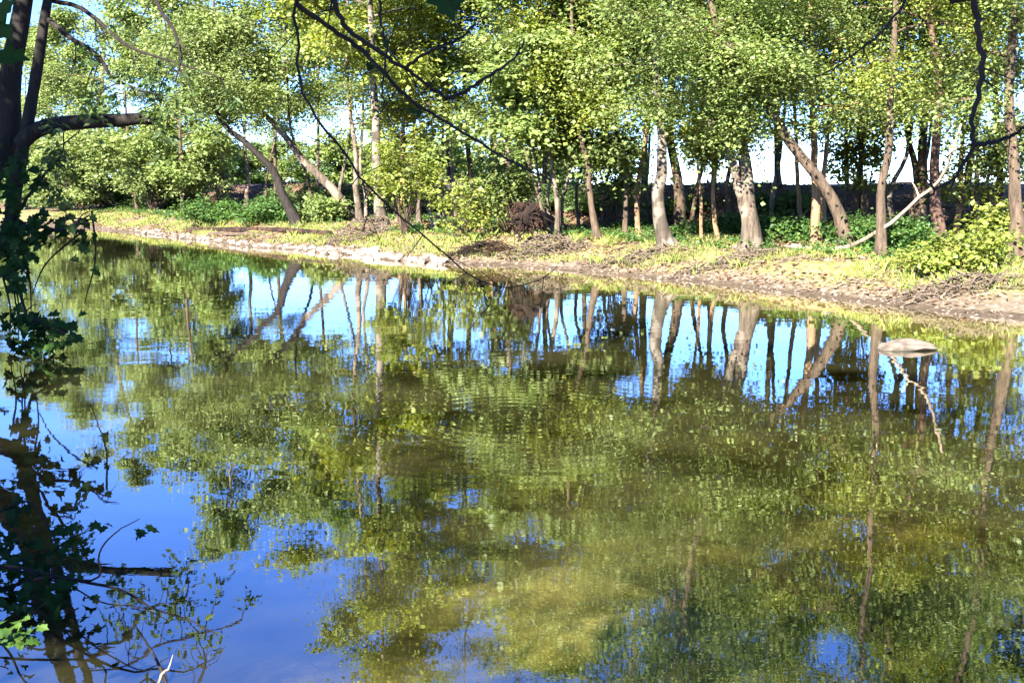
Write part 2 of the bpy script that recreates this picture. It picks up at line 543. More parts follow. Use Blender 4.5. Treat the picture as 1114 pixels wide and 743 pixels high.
# outline order round the leaf
OUT = [(-.02, 0.02), (-.12, .26), (.10, .30), (.22, .56), (.42, .28), (.62, .38), (.74, .14), (1, 0), (.74, -.14), (.62, -.38), (.42, -.28), (.22, -.56), (.10, -.30), (-.12, -.26)]


def big_leaf(mb, p, a, nrm, size, curl=.15):
    a = Vector(a).normalized(); b = Vector(nrm).cross(a)
    if b.length < 1e-4: b = Vector((1, 0, 0))
    b.normalize(); u = a.cross(b)
    vs = [Vector(p) + a * (.3 * size)]
    for (x, y) in OUT:
        vs.append(Vector(p) + a * (x * size) + b * (y * size) + u * (curl * size * (y * y * 2 - (x - .3) ** 2)))
    k = len(OUT)
    mb.add(vs, [(0, 1 + i, 1 + (i + 1) % k) for i in range(k)])


def path_at_z(path, z):
    for i in range(len(path) - 1):
        if path[i].z <= z <= path[i + 1].z:
            t = (z - path[i].z) / max(path[i + 1].z - path[i].z, 1e-6)
            return path[i].lerp(path[i + 1], t), (i + t) / (len(path) - 1)
    return path[-1].copy(), 1.0


def wood(mb, pts, r0, r1, n=14, sides=9, flare=.0, rough=.12, wobble=.0, rg=rnd):
    p = catmull(pts, n)
    if wobble:
        for i in range(1, len(p)):
            p[i] += Vector((rg.uniform(-1, 1), rg.uniform(-1, 1), rg.uniform(-.3, .3))) * wobble
    rad = []
    for i in range(n + 1):
        t = i / n
        r = r0 * (1 - t) ** .85 + r1 * (1 - (1 - t) ** .85)
        r *= 1 + flare * math.exp(-t * n * .9)
        rad.append(r)
    tube(mb, p, rad, sides, rough, rg)
    return p, rad


def tree(name, label, cat, stems, r0, z0, R, leaf='leaf_mid', bark='bark_grey', nl=15, seed=1, size=.094, asp=.36,
         n_per=118, droop=.35, group=None, flare=.7, zmin=None, subs=6, crown_on=None, rel=None, lowfront=0, clr=(.38, .95), flat=.6):
    """stems: list of point lists (first starts at the ground)."""
    rg = np.random.default_rng(seed); rp = random.Random(seed)
    base = Vector(stems[0][0])
    z0 += .15 if name not in ('background_tree', 'young_tree') else 0
    size *= rp.uniform(.82, 1.25); asp *= rp.uniform(.8, 1.3); flat *= rp.uniform(.6, 1.15); droop *= rp.uniform(.7, 1.5); n_per *= rp.uniform(.62, 1.0)
    root = empty(name, base, label, cat, group)
    w = MB()
    C = []; CR = []
    for si, st in enumerate(stems):
        st = [Vector(p) for p in st]
        st = [p + (Vector((rp.gauss(0, .13), rp.gauss(0, .13), 0)) if 0 < q_ else Vector((0, 0, 0))) for q_, p in enumerate(st)]
        if name not in ('background_tree', 'young_tree', 'far_tree'):
            st.append(st[-1] + Vector((rp.uniform(-.5, .5), rp.uniform(-.5, .5), (6.5 if -.16 < base.x / base.y < .03 else 3.4 if base.x / base.y > -.147 else 1.2) * (1 if si == 0 else .5))))
        if si == 0: st[0] = st[0] - Vector((0, 0, .12))
        sr = r0 * (.74 if name != 'young_tree' else 1) if si == 0 else r0 * .52
        p, rad = wood(w, st, sr, .025, n=18, sides=10, flare=flare if si == 0 else 0, rg=rp, wobble=sr * .2)
        if si == 0 and flare:
            for k in range(5):      # buttress roots
                th = k * 1.256 + rp.uniform(-.4, .4)
                d = Vector((math.cos(th), math.sin(th), 0))
                q = base + d * (sr * rp.uniform(2.0, 3.0)); q.z = gz(q.x, q.y) - .03
                tube(w, catmull([p[1] + d * sr * .35, base + d * sr * 1.3 + Vector((0, 0, sr * .35)), q], 5),
                     [sr * .5, sr * .45, sr * .36, sr * .28, sr * .18, sr * .06], 6, .1, rp)
        if crown_on is not None and si not in crown_on: continue
        z1 = p[-1].z
        if z1 - z0 < .5: continue
        L = int((nl if si == 0 else nl * .6) * (1.3 if -.16 < base.x / base.y < .03 and name == 'bank_tree' else 1))
        az = rp.uniform(0, 6.28)
        for i in range(L):
            u = (i + rp.uniform(.1, .9)) / L
            zz = z0 + (z1 - z0) * u ** 1.05
            o, t = path_at_z(p, zz)
            rr = rad[min(int(t * 18), 18)]
            az += 2.4 + rp.uniform(-.5, .5)
            prof = (.72 + .6 * u) if u < .45 else (.99 - .75 * ((u - .45) / .55) ** 1.4)
            if rp.random() < .14: continue
            ln = R * prof * rp.uniform(.65, 1.28)
            dh = Vector((math.cos(az), math.sin(az), 0))
            if lowfront and u < .35 and rp.random() < lowfront:
                dh = Vector((rp.uniform(-.7, .5), -1, 0)).normalized()
            rise = .15 + .55 * u
            sag = (1 - u) * droop
            pts = [o, o + dh * ln * .3 + Vector((0, 0, ln * rise * .35)),
                   o + dh * ln * .65 + Vector((rp.uniform(-.3, .3), rp.uniform(-.3, .3), ln * (rise * .6 - sag * .15))),
                   o + dh * ln + Vector((rp.uniform(-.4, .4), rp.uniform(-.4, .4), ln * (rise * .7 - sag * .6)))]
            lp, lr = wood(w, pts, max(rr * .5, .03), .012, n=8, sides=6, rg=rp, wobble=.05)
            for j in range(subs):
                tt = rp.uniform(.25, 1.0)
                q = lp[int(tt * 8)]
                a2 = az + rp.choice((-1, 1)) * rp.uniform(.3, 1.3)
                sl = ln * rp.uniform(.16, .34) + .3
                e = q + Vector((math.cos(a2), math.sin(a2), rp.uniform(-.35, .45) + .2 * u - sag * .5)) * sl
                tube(w, [q, q.lerp(e, .5) + Vector((0, 0, .08)), e], [lr[int(tt * 8)] * .5 + .006, .01, .005], 4, 0, rp, cap=False)
                for m_ in (.45, .8, 1.1):
                    c = q.lerp(e, m_) + Vector((rp.gauss(0, .18), rp.gauss(0, .18), rp.gauss(0, .14)))
                    C.append(c); CR.append(rp.uniform(*clr) * (.8 + .12 * R / 2))
    w.build('trunk', M[bark], root, base, smooth=True)
    if C:
        cr = MB()
        cluster_leaves(cr, C, CR, n_per, size, asp, rg, flat=flat, droop=droop, zmin=zmin)
        cr.build('crown', M[leaf], root, base)
    return root


def up_from(px, py, *rest, Y=None):
    """trunk line: foot on the ground under (px,py), then given points at the same distance (+ optional depth shift)"""
    b = ground_hit(px, py)
    out = [b]
    for r in rest:
        dy = r[2] if len(r) > 2 else 0
        out.append(at(r[0], r[1], b.y + dy))
    return out


# ---- trees that line the far bank, right to left
B = 'tree'
tree('bank_tree', 'dark shaded trunk at the right end of the far bank beside the yellow-green bush', B,
     [up_from(1108, 281, (1107, 200), (1104, 100), (1104, -30), (1100, -180))], .27, 3.9, 3.6, 'leaf_mid', 'bark_brown', seed=11, nl=15, lowfront=.3)
tree('bank_tree', 'tall straight reddish brown trunk rising behind the low end of the bare fallen branch', B,
     [up_from(1022, 264, (1021, 190), (1017, 100), (1013, 0), (1012, -170))], .24, 4.6, 3.6, 'leaf_mid', 'bark_red', seed=12, nl=16)
tree('bank_tree', 'twin trunks, one pale and one dark, standing close together behind the fallen branch', B,
     [up_from(1004, 252, (1003, 190), (1008, 90), (1006, -120)), up_from(990, 252, (992, 190), (993, 120), (985, -60))], .28, 5.0, 3.2, 'leaf_deep', 'bark_brown', seed=13)
tree('bank_tree', 'straight brown trunk between the leaning tree and the twin trunks', B,
     [up_from(959, 280, (961, 220), (968, 150), (972, 60), (976, -160))], .20, 5.6, 2.8, 'leaf_yellow', 'bark_brown', seed=14, nl=16)
tree('leaning_tree', 'trunk leaning far to the left in front of shaggy peeling stems', B,
     [up_from(922, 271, (896, 215), (860, 155), (820, 95), (785, 30), (760, -110)), ], .27, 5.3, 3.3, 'leaf_mid', 'bark_brown', seed=15, lowfront=.4)
tree('bank_tree', 'clump of shaggy peeling orange-brown stems behind the foot of the leaning tree', B,
     [up_from(889, 266, (888, 200), (884, 120), (880, -60)), up_from(899, 264, (897, 210), (905, 130), (915, -30))], .21, 4.4, 2.7, 'leaf_mid', 'bark_orange', seed=16)
st_ = up_from(816, 271, (814, 225), (810, 175), (803, 120), (806, 20), (812, -190))
yb_ = st_[0].y
tree('bank_tree', 'stout grey forked trunk, thickest of the trees right of the pale flared one', B,
     [st_, [at(814, 238, yb_), at(808, 214, yb_ + .05), at(799, 184, yb_ + .1), at(789, 140, yb_ + .2), at(772, 60, yb_ + .3), at(752, -80, yb_ + .3)]], .38, 4.6, 3.9, 'leaf_mid', 'bark_grey', seed=17, nl=18, lowfront=.55)
tree('bank_tree', 'thin orange-lit trunk left of the stout forked tree', B,
     [up_from(781, 262, (780, 215), (783, 160), (785, 30))], .12, 3.9, 2.3, 'leaf_yellow', 'bark_orange', seed=18, nl=12, flare=.3, lowfront=.7, size=.15)
tree('bank_tree', 'thinnest tan trunk between the pale flared tree and the orange-lit one', B,
     [up_from(763, 263, (759, 215), (757, 170), (752, 60))], .09, 4.0, 1.9, 'leaf_mid', 'bark_orange', seed=19, nl=10, flare=.3)
tree('bank_tree', 'pale trunk with a broad flared foot at the middle of the far bank', B,
     [up_from(727, 267, (721, 225), (717, 170), (714, 90), (711, 0), (708, -200))], .34, 5.0, 3.9, 'leaf_mid', 'bark_pale', seed=20, nl=18, lowfront=.2)
tree('bank_tree', 'dark trunk standing just behind the pale flared tree', B,
     [up_from(740, 250, (735, 200), (733, 130), (740, 0), (745, -150))], .32, 5.3, 3.6, 'leaf_deep', 'bark_brown', seed=21)
tree('bank_tree', 'slim upright trunk with a pale thin sapling stem beside it', B,
     [up_from(679, 257, (677, 200), (674, 120), (672, -60))], .13, 4.5, 2.6, 'leaf_mid', 'bark_brown', seed=22, nl=13)
tree('bank_tree', 'slim brown trunk tilting left between the root mass and the pale flared tree', B,
     [up_from(651, 261, (646, 215), (638, 180), (628, 110), (620, -90))], .17, 4.6, 3.1, 'leaf_yellow', 'bark_brown', seed=23, nl=15, lowfront=.4)
tree('bank_tree', 'fan of several tan stems growing from the brush beside the upturned roots', B,
     [up_from(607, 259, (606, 215), (598, 165), (590, 60), (586, -120)), up_from(600, 259, (590, 225), (580, 190), (566, 110)),
      up_from(612, 258, (613, 220), (616, 180), (630, 90)), up_from(603, 258, (597, 220), (600, 180), (606, 60))], .15, 4.2, 2.4, 'leaf_mid', 'bark_grey', seed=24, nl=12, size=.15, flare=.2)
tree('bank_tree', 'white-barked sycamore rising straight beside the tilted pair of grey trunks', B,
     [up_from(417, 250, (412, 210), (407, 150), (406, 80), (404, 0), (404, -230))], .36, 6.5, 4.3, 'leaf_yellow', 'bark_pale', seed=25, nl=17, size=.16)
tree('bank_tree', 'pair of grey trunks sharing one foot, left of the white-barked sycamore', B,
     [up_from(392, 243, (387, 205), (383, 170), (380, 60), (376, -120)), up_from(399, 243, (395, 210), (391, 180), (396, 80))], .24, 5.5, 3.4, 'leaf_mid', 'bark_grey', seed=26)
tree('leaning_tree', 'pale grey trunk arching up to the left over the bank from beside the pair', B,
     [up_from(386, 242, (360, 205), (330, 172), (300, 140), (270, 105), (235, 40))], .34, 7.2, 3.6, 'leaf_pale', 'bark_grey', seed=27, nl=16, size=.15, lowfront=.3)
tree('leaning_tree', 'dark trunk bending up to the left above the fallen log', B,
     [up_from(324, 246, (312, 215), (295, 185), (272, 160), (240, 130), (215, 60))], .34, 6.6, 3.3, 'leaf_pale', 'bark_dark', seed=28, nl=15, size=.15, lowfront=.3)
tree('bank_tree', 'two thin tilted tan stems above the green undergrowth on the left', B,
     [up_from(252, 229, (246, 205), (242, 185), (238, 100), (235, 10)), up_from(240, 229, (236, 205), (232, 190), (222, 110))], .18, 5.5, 3.6, 'leaf_pale', 'bark_grey', seed=29, nl=13, size=.17, flare=.2)
tree('bank_tree', 'grey trunk on the grassy flat at the left end of the far bank', B,
     [up_from(112, 228, (112, 200), (114, 160), (116, 80), (118, 0), (118, -40))], .36, 5.0, 5.0, 'leaf_pale', 'bark_grey', seed=30, nl=18, size=.18, droop=.5, lowfront=.4)
tree('bank_tree', 'slim grey trunk half hidden behind the dark bending tree', B,
     [up_from(268, 226, (268, 190), (266, 140), (270, 20))], .2, 5.0, 3.4, 'leaf_pale', 'bark_grey', seed=31, nl=14, size=.17)
tree('bank_tree', 'slender dark trunk above the bare grey twigs', B,
     [up_from(512, 240, (512, 190), (512, 120), (508, 0), (505, -150))], .22, 5.2, 3.7, 'leaf_mid', 'bark_brown', seed=32, nl=16)
tree('bank_tree', 'thin pale trunk left of the bare grey bush', B,
     [up_from(455, 243, (452, 200), (448, 120), (446, -60))], .16, 5.0, 3.2, 'leaf_yellow', 'bark_grey', seed=33, nl=14, size=.15)
tree('bank_tree', 'straight grey trunk behind the yellow sprays left of the root mass', B,
     [up_from(556, 242, (556, 190), (558, 100), (560, -20), (562, -170))], .24, 5.2, 3.6, 'leaf_mid', 'bark_grey', seed=34, nl=16)
tree('bank_tree', 'shaded trunk half hidden behind the dark right-hand trunk', B,
     [up_from(1084, 254, (1083, 200), (1080, 100), (1078, -60))], .2, 4.6, 3.3, 'leaf_mid', 'bark_dark', seed=35)

# ---- second row, indistinct
BG = 'slender trees in the second row'
BL = 'slender leafy tree in the shady second row behind the bank trees'
rb = random.Random(5)
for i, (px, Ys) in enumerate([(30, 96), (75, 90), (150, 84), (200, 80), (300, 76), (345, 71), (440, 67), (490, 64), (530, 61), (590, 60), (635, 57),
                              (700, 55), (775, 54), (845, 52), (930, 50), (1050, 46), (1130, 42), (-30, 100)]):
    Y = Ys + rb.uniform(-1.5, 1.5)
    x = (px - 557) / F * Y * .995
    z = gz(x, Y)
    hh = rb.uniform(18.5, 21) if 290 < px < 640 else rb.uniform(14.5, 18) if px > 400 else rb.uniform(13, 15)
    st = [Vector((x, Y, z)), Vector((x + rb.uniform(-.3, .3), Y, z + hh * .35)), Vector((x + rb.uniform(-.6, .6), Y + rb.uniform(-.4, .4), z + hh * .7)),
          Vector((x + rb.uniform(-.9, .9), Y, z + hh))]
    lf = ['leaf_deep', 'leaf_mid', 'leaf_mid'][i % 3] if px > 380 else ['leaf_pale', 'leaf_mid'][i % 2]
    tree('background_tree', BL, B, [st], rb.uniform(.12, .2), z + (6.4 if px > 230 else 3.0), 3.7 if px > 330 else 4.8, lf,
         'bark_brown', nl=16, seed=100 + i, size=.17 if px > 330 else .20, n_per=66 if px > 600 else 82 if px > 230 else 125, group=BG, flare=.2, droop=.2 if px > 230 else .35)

# thin young trees between the big ones
YG = 'thin young trees among the larger trunks'
YLb = 'thin young tree with a small airy crown among the larger trunks of the far bank'
for i, (px, py, lean) in enumerate([(598, 247, -14), (631, 252, 3), (694, 256, 4), (706, 247, -3), (751, 250, 8), (836, 254, 7), (872, 252, -5), (912, 247, 6), (945, 252, -6), (976, 256, 5),
                                    (1040, 256, 4), (1070, 262, -7), (340, 240, -10), (366, 241, 6), (431, 244, 5), (446, 240, -4), (478, 241, 3), (497, 243, -5), (531, 242, 6), (546, 240, -6),
                                    (290, 236, 5), (216, 229, 4), (183, 229, -5), (655, 246, 6), (800, 250, -4), (1000, 246, 6)]):
    wv_ = rb.uniform(-4, 4)
    st = up_from(px, py, (px + lean * .9 + wv_, py - 45), (px + lean * 2 - wv_, py - 100), (px + lean * 3 + wv_, py - 190), (px + lean * 3.5, py - 270))
    tree('young_tree', YLb, B, [st], rb.uniform(.07, .12), st[0].z + rb.uniform(4.2, 5.5), rb.uniform(1.3, 2.1), ['leaf_mid', 'leaf_yellow', 'leaf_pale'][i % 3], ['bark_brown', 'bark_grey', 'bark_orange', 'bark_grey'][i % 4],
         nl=9, seed=400 + i, size=.14, n_per=44, group=YG, flare=.15, subs=4)

# far treeline beyond the field
FG = 'trees of the far treeline beyond the field'
rf = random.Random(8); fp = []
for k in range(4):
    st = [Vector((0, 0, 0)), Vector((.2, 0, 2.5)), Vector((0, .2, 5)), Vector((.2, 0, 7.4))]
    fp.append([Vector(p) + Vector((-200 - 20 * k, 300, 1.0)) for p in st])
far_src = None
for i in range(26):
    px = -60 + i * 27 + rf.uniform(-8, 8)
    Y = rf.uniform(140, 175); x = (px - 557) / F * Y
    if i < 4:
        st = [Vector((x, Y, gz(x, Y))), Vector((x + .2, Y, 3.5)), Vector((x, Y + .2, 6)), Vector((x + .2, Y, 8.2))]
        o = tree('far_tree', 'small distant tree of the treeline seen behind the left and middle trunks', B, [st], .2, 2.2, 3.8, ['leaf_mid', 'leaf_deep'][i % 2], 'bark_brown',
                 nl=14, seed=500 + i, size=.36, n_per=46, group=FG, flare=.1, droop=.2)
        fp[i] = o
    else:
        src = fp[i % 4]; o = src.copy(); COL.objects.link(o)
        o.location = (x, Y, gz(x, Y)); o.rotation_euler = (0, 0, rf.uniform(0, 6.28)); o.scale = (1, 1, rf.uniform(.85, 1.08))
        for ch in src.children:
            c = ch.copy(); COL.objects.link(c); c.parent = o

# ---- saplings and bushes of the understorey


def bush(name, label, px, py, Hh, R, leaf, bark='bark_brown', seed=1, n=26, n_per=60, size=.13, lift=.25, group=None, cat='bush', asp=.36):
    rg = np.random.default_rng(seed); rp = random.Random(seed)
    b = ground_hit(px, py)
    root = empty(name, b, label, cat, group)
    w = MB(); C = []; CR = []
    for i in range(n):
        th = rp.uniform(0, 6.28); k = rp.uniform(.15, 1) ** .7
        hh = Hh * (lift + (1 - lift) * rp.random()) * (1.1 - .45 * k * k)
        e = b + Vector((math.cos(th) * R * k, math.sin(th) * R * k, hh))
        mid = b.lerp(e, .55) + Vector((0, 0, hh * .18))
        st = b + Vector((rp.uniform(-.1, .1), rp.uniform(-.1, .1), -.05))
        pp = catmull([st, mid, e], 5)
        tube(w, pp, [.022, .018, .014, .011, .008, .005], 5, 0, rp, cap=False)
        for m_ in (3, 4, 5):
            C.append(pp[m_] + Vector((rp.gauss(0, .12), rp.gauss(0, .12), rp.gauss(0, .08)))); CR.append(rp.uniform(.24, .42) * (.7 + R * .25))
    w.build('stems', M[bark], root, b)
    cr = MB(); cluster_leaves(cr, C, CR, n_per, size, asp, rg, droop=.4, zmin=b.z - .05)
    cr.build('foliage', M[leaf], root, b)
    return root


bush('bush', 'largest sunlit yellow-green bush at the right end of the far bank', 1058, 292, 1.3, 1.35, 'leaf_yellow', seed=201, n=26, size=.14, n_per=19)
bush('bush', 'small yellow-green bush left of the largest sunlit bush', 1006, 296, .65, .9, 'leaf_yellow', seed=202, n=18, size=.13, n_per=26)
bush('bush', 'upright yellow-green bush against the dark right-hand trunk', 1088, 280, 1.9, .85, 'leaf_yellow', seed=203, n=18, size=.15, n_per=28)
bush('bush', 'dark green low bush between the shaggy stems and the straight brown trunk', 945, 268, .95, 1.5, 'leaf_low', seed=204, n=30, size=.12)
bush('bush', 'green low bush left of the shaggy stems', 862, 262, .8, 1.6, 'leaf_low', seed=205, n=30, size=.12)
bush('bush', 'dark low bush right of the straight brown trunk', 985, 272, 1.0, 1.1, 'leaf_low', seed=206, n=26, size=.12)
bush('bush', 'green low plants behind the thin orange-lit trunk', 785, 255, .7, 1.6, 'leaf_low', seed=207, n=28, size=.12)
bush('bush', 'leafy green bush under the dark bending tree on the left', 300, 243, 1.3, 2.2, 'leaf_low', seed=208, n=34, size=.16)
bush('bush', 'leafy green bush left of the dark bending tree, under the two tan stems', 232, 243, 1.3, 2.4, 'leaf_low', seed=209, n=34, size=.17)
bush('bush', 'green bush between the dark bending tree and the pale arching trunk', 352, 244, 1.6, 1.5, 'leaf_mid', seed=210, n=26, size=.15)
bush('bush', 'yellow-green sprays spreading left of the upturned roots', 512, 258, 2.9, 1.5, 'leaf_yellow', seed=211, n=30, size=.14, n_per=20)
bush('sapling', 'leafy sapling arching over the upturned roots', 556, 256, 3.6, 1.7, 'leaf_mid', seed=212, n=36, size=.15, n_per=44, lift=.5, cat='sapling')
bush('sapling', 'tall pale green sapling at the far left behind the grassy flat', 78, 231, 6.5, 3.2, 'leaf_pale', seed=213, n=60, size=.2, n_per=60, lift=.2, cat='sapling')
bush('sapling', 'pale green sapling hanging over the reddish bank at left', 168, 232, 5.8, 3.0, 'leaf_pale', seed=214, n=56, size=.19, n_per=56, lift=.42, cat='sapling')
bush('sapling', 'pale green sapling behind the two thin tan stems', 214, 230, 5.6, 3.0, 'leaf_pale', seed=215, n=52, size=.19, n_per=56, lift=.4, cat='sapling')
for i, (px, py, hh_) in enumerate([(70, 229, 3.0), (128, 227, 2.6), (188, 229, 2.8), (20, 228, 4.0), (158, 224, 3.2)]):
    bush('bush', 'dark leafy bush at the back of the grassy flat on the far left bank', px, py, hh_, 2.8, 'leaf_deep', seed=260 + i, n=36, size=.2, n_per=60, group='bushes behind the grassy flat')
bush('sapling', 'yellow-green sapling in front of the white-barked sycamore', 440, 256, 4.6, 1.7, 'leaf_yellow', seed=216, n=34, size=.15, n_per=44, lift=.55, cat='sapling')
bush('sapling', 'green sapling between the slim tilted trunk and the slim upright trunk', 664, 250, 4.4, 1.5, 'leaf_mid', seed=217, n=30, size=.14, n_per=46, lift=.45, cat='sapling')
bush('sapling', 'bright sapling filling the gap behind the straight brown trunk', 935, 252, 5.0, 1.5, 'leaf_yellow', seed=218, n=30, size=.15, n_per=40, lift=.5, cat='sapling')
bush('sapling', 'bright sapling between the reddish trunk and the dark right-hand trunk', 1064, 258, 5.2, 1.8, 'leaf_yellow', seed=219, n=34, size=.15, n_per=40, lift=.4, cat='sapling')
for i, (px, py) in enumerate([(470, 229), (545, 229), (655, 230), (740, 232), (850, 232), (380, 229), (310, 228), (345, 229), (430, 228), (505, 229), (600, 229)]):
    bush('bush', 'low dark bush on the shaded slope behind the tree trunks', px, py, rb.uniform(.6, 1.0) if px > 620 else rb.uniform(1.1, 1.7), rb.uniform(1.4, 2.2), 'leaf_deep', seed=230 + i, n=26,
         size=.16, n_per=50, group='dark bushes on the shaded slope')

# bare grey bush
rp = random.Random(44)
b = ground_hit(487, 250)
w = MB()
for k in range(9):
    d = Vector((rp.uniform(-1, 1) * .35, rp.uniform(-.2, .2), 1)).normalized()
    hh = rp.uniform(1.2, 2.1)
    s0 = b + Vector((rp.uniform(-1.0, .7), rp.uniform(-.2, .3), -.05))
    p, r = wood(w, [s0, s0 + d * hh * .5, s0 + d * hh + Vector((rp.uniform(-.2, .2), 0, 0))], .055, .02, n=6, sides=6, rg=rp)
    for j in range(9):
        q = p[rp.randint(3, 6)]
        e = q + Vector((rp.uniform(-1.0, .8), rp.uniform(-.5, .5), rp.uniform(-.1, .7))) * 1.15
        tube(w, catmull([q, q.lerp(e, .5) + Vector((0, 0, .1)), e], 4), [.022, .018, .014, .010, .006], 4, 0, rp, cap=False)
        for jj in range(3):
            e2 = e + Vector((rp.uniform(-.5, .5), rp.uniform(-.3, .3), rp.uniform(-.2, .4)))
            tube(w, [q.lerp(e, .7), e2], [.010, .005], 3, 0, rp, cap=False)
tag(w.build('bare_bush', M['twig_grey'], None, b), 'leafless grey bush of tangled twigs near the middle of the far bank', 'bush')

# ------------------------------------------------------------------ uprooted stump, brush heaps, logs, fallen branch


def lump(mb, c, r, seed, sub=3, amp=.3):
    import bmesh
    bm = bmesh.new(); bmesh.ops.create_icosphere(bm, subdivisions=sub, radius=1)
    q = random.Random(seed); o = [q.uniform(0, 9) for _ in range(6)]
    vs = []
    for v in bm.verts:
        n = v.co
        k = 1 + amp * (math.sin(n.x * 3 + o[0]) * math.sin(n.y * 2.7 + o[1]) + .5 * math.sin(n.z * 6 + o[2] + n.x * 4) * math.sin(n.y * 5 + o[3]))
        vs.append((c[0] + n.x * r[0] * k, c[1] + n.y * r[1] * k, c[2] + n.z * r[2] * k))
    fs = [[v.index for v in f.verts] for f in bm.faces]
    bm.free(); mb.add(vs, fs)


rp = random.Random(60)
b = ground_hit(573, 268)
root = empty('uprooted_stump', b, 'upturned dark red-brown root mass of a toppled tree on the far bank', 'stump')
w = MB()
lump(w, b + Vector((.0, .25, .95)), (.30, .25, .42), 3, 3, .5)
w.build('root_ball', M['root'], root, b, smooth=True)
w = MB()
for k in range(130):
    th = rp.uniform(0, 6.28); el = rp.uniform(-.9, .9)
    d = Vector((math.cos(th) * math.cos(el) * .8, math.sin(th) * .4, math.sin(el)))
    c = b + Vector((0, .15, .95))
    s = c + d * .12; ln = rp.uniform(.35, .95)
    e = c + d * ln + Vector((rp.uniform(-.25, .25), rp.uniform(-.2, .2), rp.uniform(-.5, .2)))
    wood(w, [s, s.lerp(e, .5) + Vector((rp.uniform(-.15, .15), rp.uniform(-.15, .15), rp.uniform(-.1, .2))), e], rp.uniform(.018, .07), .006, n=8, sides=5, wobble=.045, rg=rp)
w.build('roots', M['root'], root, b)
w = MB(); wood(w, [b + Vector((.1, .3, 1.0)), b + Vector((.5, 1.4, .9)), b + Vector((1.2, 3.2, .5))], .26, .2, n=8, sides=10, rg=rp)
w.build('trunk', M['bark_brown'], root, b)
root.scale = (1.25, 1.1, 1.2)


def heap(label, px, py, Wd, Hh, n, mat='drift', seed=1, dep=.8):
    rp = random.Random(seed)
    b = ground_hit(px, py)
    w = MB()
    for k in range(n):
        x = max(-.8, min(.8, rp.gauss(0, .42))); y = max(-.8, min(.8, rp.gauss(0, .4)))
        c = b + Vector((x * Wd, y * dep, 0)); c.z = gz(c.x, c.y) + Hh * max(0, 1 - x * x * 1.4 - y * y) * rp.uniform(0.0, 1.0)
        th = rp.gauss(0, .6) if rp.random() < .6 else rp.uniform(0, 6.28)
        d = Vector((math.cos(th), math.sin(th), rp.gauss(0, .35))) * rp.uniform(.08, .38)
        r = rp.uniform(.006, .026)
        tube(w, catmull([c - d, c + Vector((rp.uniform(-.06, .06), rp.uniform(-.06, .06), rp.uniform(0, .08))), c + d], 4), [r, r * 1.1, r, r * .8, r * .4], 5, .15, rp)
    o = w.build('brush_pile', M[mat], None, b)
    return tag(o, label, 'brush pile')


heap('dark brush pile at the water edge left of the upturned roots', 527, 276, 1.7, .5, 240, 'root', 71)
heap('grey brush pile banked against the upturned roots', 592, 277, 2.1, .75, 260, 'drift', 72)
heap('brown brush pile at the foot of the white-barked sycamore', 398, 258, 2.4, .95, 300, 'drift', 73)
heap('low brush pile scattered below the stout forked trunk', 795, 288, 2.2, .25, 260, 'drift', 74, .7)
heap('dead twigs and brush heaped under the largest sunlit bush', 1045, 316, 2.0, .35, 220, 'drift', 75)
heap('low brush line left of the pale flared trunk', 690, 284, 2.2, .22, 240, 'drift', 76)


def log(name, label, pts, r0, r1, mat, cat, rough=.12, twigs=()):
    w = MB(); rp = random.Random(len(label))
    wood(w, pts, r0, r1, n=16, sides=8, rough=rough, rg=rp, wobble=r0 * .2)
    for (i, e) in twigs:
        q = Vector(pts[i])
        wood(w, [q, q.lerp(Vector(e), .5) + Vector((0, 0, .05)), e], r0 * .5, .01, n=6, sides=5, rg=rp)
    return tag(w.build(name, M[mat], None, Vector(pts[0])), label, cat)


def gp(px, py, dz=0):
    p = ground_hit(px, py); p.z += dz; return p


log('fallen_log', 'long dark log lying along the left part of the far bank', [gp(205, 253, .1), gp(260, 253, .14), gp(310, 254, .15), gp(360, 256, .1)], .17, .10, 'root', 'log')
log('fallen_log', 'short dark log lying below the long one on the left bank', [gp(228, 256, .06), gp(270, 257, .1), gp(298, 259, .05)], .11, .07, 'bark_brown', 'log')
pb = ground_hit(862, 270)
log('fallen_branch', 'long bare pale branch rising from the bank to the right in front of the trunks',
    [pb + Vector((0, 0, .08)), at(890, 272, pb.y - 1.2), at(925, 268, pb.y - 2.4), at(958, 250, pb.y - 4.0), at(978, 236, pb.y - 4.4), at(1000, 215, pb.y - 5), at(1022, 197, pb.y - 5.5),
     at(1036, 165, pb.y - 6), at(1046, 135, pb.y - 6)], .075, .03, 'twig_pale', 'branch',
    twigs=[(5, at(992, 198, pb.y - 4.7)), (7, at(1050, 158, pb.y - 6.2))])
log('fallen_branch', 'short pale branch lying flat on the grass below the leaning tree', [gp(828, 267, .05), gp(850, 270, .08), gp(880, 273, .05)], .05, .02, 'twig_pale', 'branch')

# ------------------------------------------------------------------ stones
b = Vector((0, 0, 0)); x, y = px_ground(984, 379, 0)
w = MB(); rr = random.Random(3)
w = MB(); lump(w, (0, 0, 0), (.53, .40, .12), 9, 5, .16)
V = w.v[0]; V[:, 2] += .025 * V[:, 0] + .010 * np.sin(V[:, 0] * 11 + V[:, 1] * 4) + .008 * np.sin(V[:, 1] * 17 + V[:, 0] * 7)
o = w.build('flat_rock', M['sandstone'], None, (0, 0, 0), smooth=True)
o.location = (x, y, .025); tag(o, 'flat tan rock standing out of the shallow water at right', 'rock')

